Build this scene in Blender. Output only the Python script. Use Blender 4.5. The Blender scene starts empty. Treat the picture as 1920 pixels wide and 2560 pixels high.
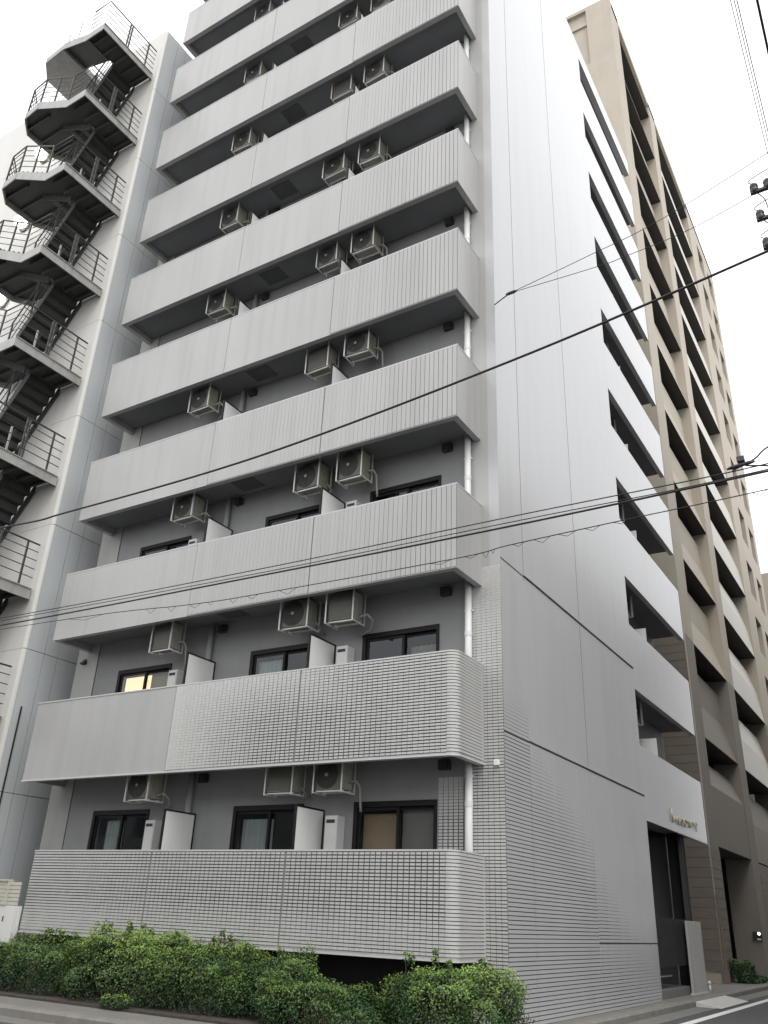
import bpy, bmesh, math, random
import numpy as np
from mathutils import Matrix, Vector
random.seed(7); rng = np.random.default_rng(7)
scene = bpy.context.scene
C = scene.collection
PI = math.pi

# ------------------------------------------------------------------ camera, sky, sun, exposure
cam_d = bpy.data.cameras.new('camera'); cam = bpy.data.objects.new('camera', cam_d); C.objects.link(cam)
yaw, pitch, roll = math.radians(32.4238), math.radians(25.6880), math.radians(2.5566)
fwd = Vector((-math.sin(yaw) * math.cos(pitch), math.cos(yaw) * math.cos(pitch), math.sin(pitch)))
rgt = Vector((math.cos(yaw), math.sin(yaw), 0)); upv = rgt.cross(fwd)
r2 = math.cos(roll) * rgt + math.sin(roll) * upv
u2 = -math.sin(roll) * rgt + math.cos(roll) * upv
M3 = Matrix((r2, u2, -fwd)).transposed()
cam.matrix_world = Matrix.Translation((0, 0, 1.34)) @ M3.to_4x4()
cam_d.sensor_fit = 'HORIZONTAL'; cam_d.sensor_width = 36.0
cam_d.lens = 2110.49 / 1920 * 36.0
cam_d.clip_start = 0.05; cam_d.clip_end = 3000
scene.camera = cam

SUN_EL, SUN_AZ = math.radians(55), math.radians(50)      # azimuth measured from -Y towards +X
sun_dir = Vector((math.sin(SUN_AZ) * math.cos(SUN_EL), -math.cos(SUN_AZ) * math.cos(SUN_EL), math.sin(SUN_EL)))
world = bpy.data.worlds.new('World'); scene.world = world; world.use_nodes = True
wn = world.node_tree; wn.nodes.clear()
w_out = wn.nodes.new('ShaderNodeOutputWorld'); w_bg = wn.nodes.new('ShaderNodeBackground')
w_sky = wn.nodes.new('ShaderNodeTexSky'); w_sky.sky_type = 'NISHITA'; w_sky.sun_disc = False
w_sky.sun_elevation = SUN_EL; w_sky.sun_rotation = math.atan2(sun_dir.x, sun_dir.y)
w_sky.air_density = 1.0; w_sky.dust_density = 4.0; w_sky.ozone_density = 1.0
w_hs = wn.nodes.new('ShaderNodeHueSaturation'); w_hs.inputs['Saturation'].default_value = 0.10
w_mix = wn.nodes.new('ShaderNodeMixRGB'); w_mix.inputs[0].default_value = 0.85
w_mix.inputs[2].default_value = (9.65, 9.75, 9.95, 1)       # even cloud cover
wn.links.new(w_sky.outputs[0], w_hs.inputs['Color']); wn.links.new(w_hs.outputs[0], w_mix.inputs[1])
wn.links.new(w_mix.outputs[0], w_bg.inputs[0]); wn.links.new(w_bg.outputs[0], w_out.inputs[0])
w_bg.inputs[1].default_value = 0.12
sun_d = bpy.data.lights.new('sun', 'SUN'); sun_d.energy = 0.6; sun_d.angle = math.radians(28); sun_d.color = (1, 0.965, 0.91)
sun = bpy.data.objects.new('sun', sun_d); C.objects.link(sun)
sun.rotation_euler = (-sun_dir).to_track_quat('-Z', 'Y').to_euler(); sun.location = (10, -10, 40)
scene.view_settings.view_transform = 'Standard'; scene.view_settings.look = 'None'
scene.view_settings.exposure = 0.68; scene.view_settings.gamma = 1.0
scene.view_settings.use_curve_mapping = False
scene.cycles.max_bounces = 6; scene.cycles.diffuse_bounces = 3; scene.cycles.glossy_bounces = 3; scene.cycles.transparent_max_bounces = 8

# ------------------------------------------------------------------ materials
MATS = {}
def mat(name, col, rough=0.6, var=0.06, scale=3.0, bump=0.0, bscale=60.0, metal=0.0, spec=0.5, stretch=(1, 1, 1), dirt=0.0, dirtcol=(0.12, 0.11, 0.10), dscale=1.2, attr=None):
    m = bpy.data.materials.new(name); m.use_nodes = True; nt = m.node_tree; b = nt.nodes['Principled BSDF']
    b.inputs['Roughness'].default_value = rough; b.inputs['Metallic'].default_value = metal
    b.inputs['Specular IOR Level'].default_value = spec
    geo = nt.nodes.new('ShaderNodeNewGeometry'); mp = nt.nodes.new('ShaderNodeMapping'); mp.inputs['Scale'].default_value = stretch
    nt.links.new(geo.outputs['Position'], mp.inputs['Vector'])
    n = nt.nodes.new('ShaderNodeTexNoise'); n.inputs['Scale'].default_value = scale; n.inputs['Detail'].default_value = 5; n.inputs['Roughness'].default_value = 0.6
    nt.links.new(mp.outputs[0], n.inputs['Vector'])
    ramp = nt.nodes.new('ShaderNodeMapRange'); ramp.inputs[1].default_value = 0.3; ramp.inputs[2].default_value = 0.7
    ramp.inputs[3].default_value = 1 - var; ramp.inputs[4].default_value = 1 + var
    nt.links.new(n.outputs['Fac'], ramp.inputs[0])
    mul = nt.nodes.new('ShaderNodeVectorMath'); mul.operation = 'SCALE'
    if attr:
        at = nt.nodes.new('ShaderNodeAttribute'); at.attribute_name = attr; nt.links.new(at.outputs['Color'], mul.inputs[0])
    else:
        mul.inputs[0].default_value = col
    nt.links.new(ramp.outputs[0], mul.inputs['Scale'])
    colout = mul.outputs[0]
    if dirt > 0:
        mp2 = nt.nodes.new('ShaderNodeMapping'); mp2.inputs['Scale'].default_value = (stretch[0] * 3, stretch[1] * 3, stretch[2] * 0.35)
        nt.links.new(geo.outputs['Position'], mp2.inputs['Vector'])
        n2 = nt.nodes.new('ShaderNodeTexNoise'); n2.inputs['Scale'].default_value = dscale; n2.inputs['Detail'].default_value = 6
        nt.links.new(mp2.outputs[0], n2.inputs['Vector'])
        r3 = nt.nodes.new('ShaderNodeMapRange'); r3.inputs[1].default_value = 0.48; r3.inputs[2].default_value = 0.78; r3.inputs[4].default_value = dirt
        nt.links.new(n2.outputs['Fac'], r3.inputs[0])
        mx = nt.nodes.new('ShaderNodeMixRGB'); nt.links.new(r3.outputs[0], mx.inputs[0]); nt.links.new(colout, mx.inputs[1]); mx.inputs[2].default_value = (*dirtcol, 1)
        colout = mx.outputs[0]
    nt.links.new(colout, b.inputs['Base Color'])
    rr = nt.nodes.new('ShaderNodeMapRange'); rr.inputs[3].default_value = max(0.02, rough * 0.8); rr.inputs[4].default_value = min(1, rough * 1.2)
    nt.links.new(n.outputs['Fac'], rr.inputs[0]); nt.links.new(rr.outputs[0], b.inputs['Roughness'])
    if bump > 0:
        n3 = nt.nodes.new('ShaderNodeTexNoise'); n3.inputs['Scale'].default_value = bscale; n3.inputs['Detail'].default_value = 4
        nt.links.new(geo.outputs['Position'], n3.inputs['Vector'])
        bp = nt.nodes.new('ShaderNodeBump'); bp.inputs['Strength'].default_value = bump; bp.inputs['Distance'].default_value = 0.01
        nt.links.new(n3.outputs['Fac'], bp.inputs['Height']); nt.links.new(bp.outputs[0], b.inputs['Normal'])
    MATS[name] = m
    return m
def emit(name, col, s):
    m = bpy.data.materials.new(name); m.use_nodes = True; b = m.node_tree.nodes['Principled BSDF']
    b.inputs['Base Color'].default_value = (*col, 1); b.inputs['Emission Color'].default_value = (*col, 1); b.inputs['Emission Strength'].default_value = s
    MATS[name] = m; return m
def glassmat(name, tint, fac=0.75):
    m = bpy.data.materials.new(name); m.use_nodes = True; nt = m.node_tree; nt.nodes.clear()
    o = nt.nodes.new('ShaderNodeOutputMaterial'); mx = nt.nodes.new('ShaderNodeMixShader')
    tr = nt.nodes.new('ShaderNodeBsdfTransparent'); tr.inputs[0].default_value = (*tint, 1)
    gl = nt.nodes.new('ShaderNodeBsdfGlossy'); gl.inputs['Roughness'].default_value = 0.03; gl.inputs['Color'].default_value = (0.9, 0.95, 1, 1)
    lw = nt.nodes.new('ShaderNodeLayerWeight'); pw = nt.nodes.new('ShaderNodeMath'); pw.operation = 'POWER'; pw.inputs[1].default_value = 4.0
    fr = nt.nodes.new('ShaderNodeMath'); fr.operation = 'MULTIPLY_ADD'; fr.inputs[1].default_value = 0.85; fr.inputs[2].default_value = 0.05
    nt.links.new(lw.outputs['Facing'], pw.inputs[0]); nt.links.new(pw.outputs[0], fr.inputs[0])
    nt.links.new(fr.outputs[0], mx.inputs[0]); nt.links.new(tr.outputs[0], mx.inputs[1]); nt.links.new(gl.outputs[0], mx.inputs[2]); nt.links.new(mx.outputs[0], o.inputs[0])
    MATS[name] = m; return m
TG = (0.415, 0.41, 0.395)
mat('tile', TG, 0.32, 0.06, 0.7, 0.03, 25, stretch=(1, 1, 0.35), dirt=0.22, dirtcol=(0.20, 0.19, 0.175), dscale=1.7)
mat('tile_face', (0.54, 0.535, 0.515), 0.30, 0.08, 24.0, 0.02, 40, dirt=0.12, dirtcol=(0.2, 0.19, 0.17), dscale=1.2)
mat('side_tile', (0.485, 0.486, 0.490), 0.24, 0.03, 0.4, 0.05, 2.2, stretch=(1, 1, 0.5), dirt=0.10, dirtcol=(0.24, 0.235, 0.23), dscale=0.8)
mat('grout', (0.06, 0.06, 0.062), 0.85, 0.15, 8)
mat('soffit', (0.20, 0.208, 0.215), 0.8, 0.08, 1.2, dirt=0.15)  # base colour lowered to deepen the shade under the balconies
mat('recess_wall', (0.285, 0.288, 0.287), 0.6, 0.07, 1.5, dirt=0.12)  # darker than the outer tile: recess shade put into the colour
mat('coping', (0.56, 0.56, 0.55), 0.35, 0.04)
mat('white_board', (0.83, 0.83, 0.80), 0.5, 0.03, 1.5, dirt=0.06)
mat('black_frame', (0.012, 0.012, 0.013), 0.5, 0.1, spec=0.25)
mat('downpipe', (0.74, 0.74, 0.73), 0.35, 0.04, dirt=0.08)
mat('pipe_grey', (0.36, 0.37, 0.38), 0.4, 0.05)
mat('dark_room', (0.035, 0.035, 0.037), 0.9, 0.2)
mat('dark_metal', (0.03, 0.03, 0.032), 0.45, 0.1)
mat('curtain', (0.35, 0.365, 0.36), 0.9, 0.06, 4)
mat('blind_brown', (0.30, 0.21, 0.13), 0.8, 0.06, 4)
mat('blind_grey', (0.19, 0.17, 0.15), 0.8, 0.06, 4)
for _n in ('side_tile',):
    _b = MATS[_n].node_tree.nodes['Principled BSDF']; _b.inputs['Coat Weight'].default_value = 0.14; _b.inputs['Coat Roughness'].default_value = 0.14; _b.inputs['Coat IOR'].default_value = 1.6
glassmat('glass', (0.86, 0.90, 0.90))
emit('room_light', (1.0, 0.74, 0.46), 0.8)
emit('lamp_globe', (1.0, 0.95, 0.84), 3.0)
mat('ac_front', (0.105, 0.102, 0.085), 0.5, 0.1, 5, dirt=0.2)
mat('ac_body', (0.30, 0.29, 0.24), 0.5, 0.08, 5, dirt=0.25, dscale=2.5)
mat('ac_dark', (0.035, 0.034, 0.03), 0.6, 0.15)
mat('ac_hub', (0.30, 0.29, 0.26), 0.5)
mat('galv', (0.62, 0.61, 0.58), 0.42, 0.08, 6, metal=0.0, dirt=0.12)
mat('hose', (0.28, 0.27, 0.23), 0.7)
mat('heater', (0.66, 0.66, 0.63), 0.45, 0.04, dirt=0.06)
mat('white_wall', (0.64, 0.625, 0.585), 0.5, 0.04, 0.6, 0.02, 20, stretch=(1, 1, 0.3), dirt=0.12, dirtcol=(0.30, 0.30, 0.29))
mat('panel_wall', (0.56, 0.585, 0.59), 0.3, 0.05, 0.6, 0.02, 20, stretch=(1, 1, 0.3), dirt=0.1, dirtcol=(0.25, 0.25, 0.25))
mat('joint', (0.05, 0.05, 0.052), 0.9)
mat('stair_metal', (0.37, 0.365, 0.345), 0.5, 0.10, 4, 0.02, 30, dirt=0.45, dirtcol=(0.15, 0.14, 0.125), dscale=2)
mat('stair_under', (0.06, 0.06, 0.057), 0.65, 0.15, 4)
mat('rail_metal', (0.05, 0.05, 0.048), 0.5, 0.1)
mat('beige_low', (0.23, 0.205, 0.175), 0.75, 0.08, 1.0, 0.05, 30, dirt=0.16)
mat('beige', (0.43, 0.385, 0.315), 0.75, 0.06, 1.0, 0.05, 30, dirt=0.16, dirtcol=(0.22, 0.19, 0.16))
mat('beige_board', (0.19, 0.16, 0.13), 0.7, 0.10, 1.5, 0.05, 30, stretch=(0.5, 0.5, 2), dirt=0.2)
mat('beige_soffit', (0.05, 0.046, 0.042), 0.8, 0.1)  # near-black beige, shade of the slot undersides put into the colour
mat('beige_white', (0.50, 0.475, 0.42), 0.5, 0.04, 1)
mat('concrete', (0.185, 0.176, 0.16), 0.85, 0.14, 2.5, 0.15, 70, dirt=0.35, dirtcol=(0.16, 0.15, 0.14))
mat('kerb', (0.22, 0.208, 0.185), 0.85, 0.16, 4, 0.2, 60, dirt=0.4, dirtcol=(0.17, 0.155, 0.14))
mat('asphalt', (0.075, 0.075, 0.076), 0.9, 0.25, 6, 0.35, 180)
mat('road_paint', (0.78, 0.78, 0.75), 0.7, 0.06, 12, 0.1, 150, dirt=0.25, dirtcol=(0.3, 0.3, 0.29), dscale=8)
mat('soil', (0.06, 0.048, 0.036), 0.95, 0.3, 8, 0.5, 40)
mat('fence_slat', (0.55, 0.52, 0.44), 0.6, 0.08, 2)
mat('plaster_white', (0.72, 0.71, 0.69), 0.7, 0.05, 1.5, 0.04, 50, dirt=0.12, dirtcol=(0.4, 0.39, 0.36))
mat('leaf', (0.06, 0.11, 0.03), 0.55, 0.15, 6, attr='leafcol')
mat('twig', (0.09, 0.065, 0.045), 0.9)
mat('cable', (0.012, 0.012, 0.013), 0.55)
mat('insulator', (0.03, 0.03, 0.034), 0.25)
mat('pole', (0.33, 0.32, 0.31), 0.8, 0.1)
mat('gold', (0.62, 0.54, 0.38), 0.3, 0.05, metal=1.0)
mat('steel_panel', (0.46, 0.45, 0.43), 0.55, 0.10, 1.2, stretch=(1, 1, 0.2), dirt=0.3)
mat('gate_dark', (0.028, 0.029, 0.029), 0.7, 0.1, spec=0.2)
mat('city_wall', (0.36, 0.35, 0.34), 0.8, 0.06, 0.5)
mat('city_glass', (0.05, 0.06, 0.07), 0.1)

# ------------------------------------------------------------------ helpers
class MB:
    def __init__(s): s.v = []; s.f = []
    def quad(s, a, b, c, d):
        n = len(s.v); s.v += [a, b, c, d]; s.f.append((n, n + 1, n + 2, n + 3)); return s
    def box(s, x0, x1, y0, y1, z0, z1):
        if x0 > x1: x0, x1 = x1, x0
        if y0 > y1: y0, y1 = y1, y0
        if z0 > z1: z0, z1 = z1, z0
        n = len(s.v)
        s.v += [(x0, y0, z0), (x1, y0, z0), (x1, y1, z0), (x0, y1, z0), (x0, y0, z1), (x1, y0, z1), (x1, y1, z1), (x0, y1, z1)]
        s.f += [(n, n + 3, n + 2, n + 1), (n + 4, n + 5, n + 6, n + 7), (n, n + 1, n + 5, n + 4), (n + 1, n + 2, n + 6, n + 5), (n + 2, n + 3, n + 7, n + 6), (n + 3, n, n + 4, n + 7)]
        return s
    def prism(s, poly, axis, a0, a1):
        # poly in the two other axes, extruded along axis (0,1,2) from a0 to a1
        n = len(s.v); k = len(poly)
        def P(p, a):
            if axis == 0: return (a, p[0], p[1])
            if axis == 1: return (p[0], a, p[1])
            return (p[0], p[1], a)
        s.v += [P(p, a0) for p in poly] + [P(p, a1) for p in poly]
        s.f.append(tuple(range(n, n + k))[::-1]); s.f.append(tuple(range(n + k, n + 2 * k)))
        for i in range(k):
            j = (i + 1) % k; s.f.append((n + i, n + j, n + k + j, n + k + i))
        return s
    def tube(s, pts, r, seg=8, cap=True):
        pts = [Vector(p) for p in pts]; n0 = len(s.v); up = Vector((0, 0, 1))
        for i, p in enumerate(pts):
            t = (pts[min(i + 1, len(pts) - 1)] - pts[max(i - 1, 0)]).normalized()
            a = t.cross(up)
            if a.length < 1e-3: a = t.cross(Vector((1, 0, 0)))
            a.normalize(); b = a.cross(t)
            rr = r[i] if isinstance(r, (list, tuple)) else r
            for k in range(seg):
                an = 2 * PI * k / seg; s.v.append(tuple(p + a * math.cos(an) * rr + b * math.sin(an) * rr))
        for i in range(len(pts) - 1):
            for k in range(seg):
                k2 = (k + 1) % seg
                s.f.append((n0 + i * seg + k, n0 + i * seg + k2, n0 + (i + 1) * seg + k2, n0 + (i + 1) * seg + k))
        if cap:
            s.f.append(tuple(range(n0, n0 + seg))[::-1]); e = n0 + (len(pts) - 1) * seg; s.f.append(tuple(range(e, e + seg)))
        return s
    def bar(s, a, b, w, h):
        # rectangular bar from a to b; w horizontal, h in the upward sense
        a = Vector(a); b = Vector(b); t = (b - a).normalized(); side = t.cross(Vector((0, 0, 1)))
        if side.length < 1e-3: side = Vector((1, 0, 0))
        side.normalize(); u = side.cross(t); n = len(s.v)
        for p in (a, b):
            for i, j in ((-1, -1), (1, -1), (1, 1), (-1, 1)): s.v.append(tuple(p + side * i * w / 2 + u * j * h / 2))
        s.f += [(n, n + 3, n + 2, n + 1), (n + 4, n + 5, n + 6, n + 7)] + [(n + i, n + (i + 1) % 4, n + 4 + (i + 1) % 4, n + 4 + i) for i in range(4)]
        return s
    def lathe(s, prof, c, axis, seg=20):
        n = len(s.v); c = Vector(c)
        for (r, h) in prof:
            for k in range(seg):
                a = 2 * PI * k / seg; u, v = r * math.cos(a), r * math.sin(a)
                p = {0: (h, u, v), 1: (u, h, v), 2: (u, v, h)}[axis]; s.v.append(tuple(c + Vector(p)))
        for i in range(len(prof) - 1):
            for k in range(seg):
                k2 = (k + 1) % seg; s.f.append((n + i * seg + k, n + i * seg + k2, n + (i + 1) * seg + k2, n + (i + 1) * seg + k))
        s.f.append(tuple(range(n, n + seg))); e = n + (len(prof) - 1) * seg; s.f.append(tuple(range(e, e + seg)))
        return s
    def mesh(s, name, m, smooth=False, bevel=0.0):
        me = bpy.data.meshes.new(name); me.from_pydata(s.v, [], s.f)
        bm = bmesh.new(); bm.from_mesh(me)
        bmesh.ops.recalc_face_normals(bm, faces=bm.faces)
        if bevel > 0: bmesh.ops.bevel(bm, geom=[e for e in bm.edges], offset=bevel, segments=1, affect='EDGES', clamp_overlap=True)
        bm.to_mesh(me); bm.free()
        me.materials.append(MATS[m])
        if smooth: me.polygons.foreach_set('use_smooth', [True] * len(me.polygons))
        return me
    def build(s, name, m, parent=None, smooth=False, bevel=0.0):
        return link(name, s.mesh(name, m, smooth, bevel), parent)
def link(name, me, parent=None, loc=None):
    o = bpy.data.objects.new(name, me); C.objects.link(o)
    if loc is not None: o.location = loc
    if parent is not None:
        o.parent = parent
        if loc is None:            # geometry given in world coordinates
            q = parent
            off = Vector((0, 0, 0))
            while q is not None: off += q.location; q = q.parent
            o.location = -off
    return o
def tag(o, label=None, cat=None, group=None, kind=None):
    if label: o['label'] = label
    if cat: o['category'] = cat
    if group: o['group'] = group
    if kind: o['kind'] = kind
    return o
def thing(name, label, cat, loc=(0, 0, 0), group=None):
    o = bpy.data.objects.new(name, None); C.objects.link(o); o.location = loc; o.empty_display_size = 0.2
    return tag(o, label, cat, group)
def copy_tree(o, parent=None):
    c = o.copy(); C.objects.link(c); c.parent = parent
    for ch in o.children: copy_tree(ch, c)
    return c
def grid_wall(mb, u0, u1, z0, z1, holes, put):
    us = sorted({u0, u1} | {h[0] for h in holes} | {h[1] for h in holes}); zs = sorted({z0, z1} | {h[2] for h in holes} | {h[3] for h in holes})
    us = [u for u in us if u0 <= u <= u1]; zs = [z for z in zs if z0 <= z <= z1]
    # columns of merged cells, so that neighbouring boxes only butt
    for i in range(len(us) - 1):
        run = None
        for j in range(len(zs) - 1):
            cu, cz = (us[i] + us[i + 1]) / 2, (zs[j] + zs[j + 1]) / 2
            solid = not any(h[0] < cu < h[1] and h[2] < cz < h[3] for h in holes)
            if solid:
                if run is None: run = zs[j]
            if (not solid or j == len(zs) - 2) and run is not None:
                put(us[i], us[i + 1], run, zs[j + 1] if solid else zs[j]); run = None
ORD = ['lowest', 'second', 'third', 'fourth', 'fifth', 'sixth', 'seventh', 'eighth', 'ninth', 'tenth']

# ------------------------------------------------------------------ ground
def ground():
    r = MB(); r.box(-150, 120, -80, 260, -0.6, -0.12)
    tag(r.build('road', 'asphalt'), kind='structure')
    # side pavement strip along the apartment block and front strip before the hedge
    p = MB()
    p.prism([(-40, 9.24), (-4.5, 9.24), (-4.15, 9.6), (-4.15, 12.3), (-5.34, 14.1), (-5.34, 70), (-40, 70)], 2, -0.3, 0.0)
    pv = tag(p.build('pavement', 'concrete'), kind='structure')
    # kerb stones, each its own piece with small open joints
    kf = MB().prism([(9.05, -0.15), (9.24, -0.15), (9.24, 0.006), (9.075, 0.006), (9.05, -0.02)], 0, -0.298, 0.298).mesh('kerb_stone', 'kerb')
    for i in range(18):
        x = -15.6 + i * 0.6
        link('kerb_stone', kf, pv, (x, 0, 0))
    ks = MB().prism([(-5.34, -0.15), (-5.16, -0.15), (-5.16, -0.02), (-5.185, 0.006), (-5.34, 0.006)], 1, -0.298, 0.298).mesh('kerb_stone', 'kerb')
    for i in range(50):
        y = 14.5 + i * 0.6
        link('kerb_stone', ks, pv, (0, y, 0))
    # concrete gutter along both kerbs
    g = MB(); g.box(-5.155, -4.74, 14.1, 70, -0.13, -0.114); g.box(-40, -4.6, 8.62, 9.045, -0.13, -0.114)
    tag(g.build('gutter', 'concrete'), kind='structure')
    l = MB(); l.box(-4.47, -4.31, 13.0, 75, -0.13, -0.115)
    tag(l.build('road_line', 'road_paint'), kind='structure')
    s = MB(); s.prism([(-16.6, 9.95), (-4.6, 9.95), (-4.4, 10.2), (-4.4, 11.9), (-5.62, 12.5), (-5.62, 12.66), (-16.6, 12.66)], 2, -0.05, 0.03)
    tag(s.build('planting_bed', 'soil'), kind='structure')
ground()

# ------------------------------------------------------------------ the grey apartment block
YF, YW = 11.658, 12.674
XB, XS, XL, XW = -5.927, -5.58, -16.04, -16.35
YE, YO = 26.72, 20.56
ZB = [0.86, 3.631, 6.645, 9.61, 12.53, 15.44, 18.35, 21.24, 24.10, 26.93, 29.75]
ZT = [2.277, 5.246, 8.24, 11.21, 14.13, 17.02, 19.95, 22.83, 25.68, 28.48]
ROOF = 30.5
SEAM = [-11.968, -8.978]
apt = thing('apartment_building', 'light grey tiled apartment block with long stacked balconies filling the centre', 'building', (-10, 14, 0))

WIN = [(-14.86, -13.25), (-11.06, -9.45), (-8.38, -6.78)]
def win_top(k): return ZT[k] + 0.835
def front_wall():
    holes = []
    for k in range(5):
        for (a, b) in WIN: holes.append((a, b, win_top(k) - 1.95, win_top(k)))
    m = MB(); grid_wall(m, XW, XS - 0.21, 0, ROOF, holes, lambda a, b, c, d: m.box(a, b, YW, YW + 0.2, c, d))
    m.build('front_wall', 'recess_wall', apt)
    # expansion joint strip on the left end, and pier face at the right end
    MB().box(-15.645, -15.63, YW - 0.004, YW + 0.001, 0, ROOF - 0.1).build('wall_joint', 'joint', apt)
    MB().box(-15.6, -6.15, YW - 0.02, YW - 0.001, 0, 0.98).build('under_balcony_shade', 'dark_room', apt)  # dark sheet painting in the shade below the lowest balcony
    MB().box(XW, -15.65, YW - 0.012, YW - 0.001, 0, ROOF + 0.002).build('end_pier', 'tile', apt)
    MB().box(-6.14, XS - 0.201, YW - 0.03, YW - 0.001, 0, ROOF + 0.002).build('corner_pier', 'tile', apt)
    s = MB(); s.box(XS - 0.2, XS, YW + 0.202, YO, 0, ROOF); s.build('side_wall', 'side_tile', apt)
    MB().box(XS - 0.2, XS, YW - 0.03, YW + 0.2, 0, ROOF - 0.001).build('corner_return', 'side_tile', apt)
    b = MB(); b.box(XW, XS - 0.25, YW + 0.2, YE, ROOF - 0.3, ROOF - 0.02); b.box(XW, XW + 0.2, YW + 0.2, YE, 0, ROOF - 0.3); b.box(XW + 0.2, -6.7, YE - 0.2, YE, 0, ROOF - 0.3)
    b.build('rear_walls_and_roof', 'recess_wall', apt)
    d = MB(); d.box(XW + 0.25, XS - 0.25, 15.2, 15.3, 0, ROOF - 0.35)
    for k in range(10): d.box(XW + 0.25, XS - 0.25, YW + 0.25, 15.15, ZB[k] + 0.12, ZB[k] + 0.16)
    d.build('room_interior', 'dark_room', apt)
    # roof fascia over the top balcony
    MB().box(XL, XB, YF, YW - 0.04, 29.75, ROOF + 0.01).build('roof_fascia', 'tile', apt)
front_wall()

# --- windows
def make_window(k, i):
    a, b = WIN[i]; zt = win_top(k); zb = zt - 1.95; mid = (a + b) / 2 + (0.02 if i != 2 else 0.05)
    w = MB(); y0, y1 = YW - 0.025, YW + 0.10; fw = 0.075
    w.box(a, b, y0, y1, zt - 0.09, zt); w.box(a, b, y0, y1, zb, zb + 0.06)
    w.box(a, a + fw, y0, y1, zb + 0.06, zt - 0.09); w.box(b - 0.045, b, y0, y1, zb + 0.06, zt - 0.09)
    wo = w.build('window', 'black_frame', apt)
    # two sliding sashes
    for (u0, u1, yy) in ((a + fw + 0.002, mid + 0.03, YW + 0.015), (mid - 0.03, b - 0.047, YW + 0.055)):
        s = MB(); z0, z1 = zb + 0.062, zt - 0.092; t = 0.05
        s.box(u0, u1, yy, yy + 0.03, z1 - t, z1); s.box(u0, u1, yy, yy + 0.03, z0, z0 + t)
        s.box(u0, u0 + t, yy, yy + 0.03, z0 + t, z1 - t); s.box(u1 - t, u1, yy, yy + 0.03, z0 + t, z1 - t)
        s.build('sash', 'black_frame', wo)
        MB().quad((u0 + t, yy + 0.012, z0 + t), (u1 - t, yy + 0.012, z0 + t), (u1 - t, yy + 0.012, z1 - t), (u0 + t, yy + 0.012, z1 - t)).build('pane', 'glass', wo)
    def cur(u0, u1, z0, z1, m, wavy=True):
        c = MB(); n = max(4, int((u1 - u0) / 0.02)); yb = YW + 0.16
        pts = [(u0 + (u1 - u0) * t / n, yb + (0.022 * math.sin(t * 1.15) if wavy else 0)) for t in range(n + 1)]
        for t in range(n):
            (p, q), (r_, s_) = pts[t], pts[t + 1]; c.quad((p, q, z0), (r_, s_, z0), (r_, s_, z1), (p, q, z1))
        c.build('curtain' if wavy else 'blind', m, wo)
    key = (k, i)
    if key == (0, 0): cur(a + 0.28, mid - 0.02, zb, zt - 0.18, 'curtain')
    elif key == (0, 1): cur(a + 0.12, mid + 0.02, zb, zt - 0.22, 'curtain')
    elif key == (0, 2): cur(a + 0.10, mid - 0.02, zb, zt - 0.18, 'blind_brown', False); cur(mid + 0.02, b - 0.05, zb, zt - 0.06, 'blind_grey', False)
    elif key == (1, 0):
        cur(mid + 0.06, b - 0.05, zb, zt - 0.10, 'blind_brown', False)
        l = MB(); l.quad((a - 0.3, YW + 0.5, zb), (mid + 0.25, YW + 0.5, zb), (mid + 0.25, YW + 0.5, zt - 0.02), (a - 0.3, YW + 0.5, zt - 0.02))
        o = l.build('lit_room', 'room_light', wo); o['label'] = 'warm lit room behind the left pane'
        MB().quad((a + 0.38, YW + 0.47, zb), (a + 0.42, YW + 0.47, zb), (a + 0.42, YW + 0.47, zt - 0.03), (a + 0.38, YW + 0.47, zt - 0.03)).build('door_edge', 'blind_brown', wo)
        MB().box(a - 0.1, a + 0.25, YW + 0.40, YW + 0.44, zb, zt - 0.42).build('furniture', 'blind_grey', wo)
    elif key == (1, 1): cur(a + 0.10, mid - 0.05, zb, zt - 0.2, 'curtain')
    elif key == (1, 2): cur(mid + 0.1, b - 0.1, zb, zt - 0.3, 'blind_grey')
    else: cur(mid + 0.1, b - 0.1, zb, zt - 0.3, 'blind_grey')
for k in range(5):
    for i in range(3): make_window(k, i)

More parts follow.
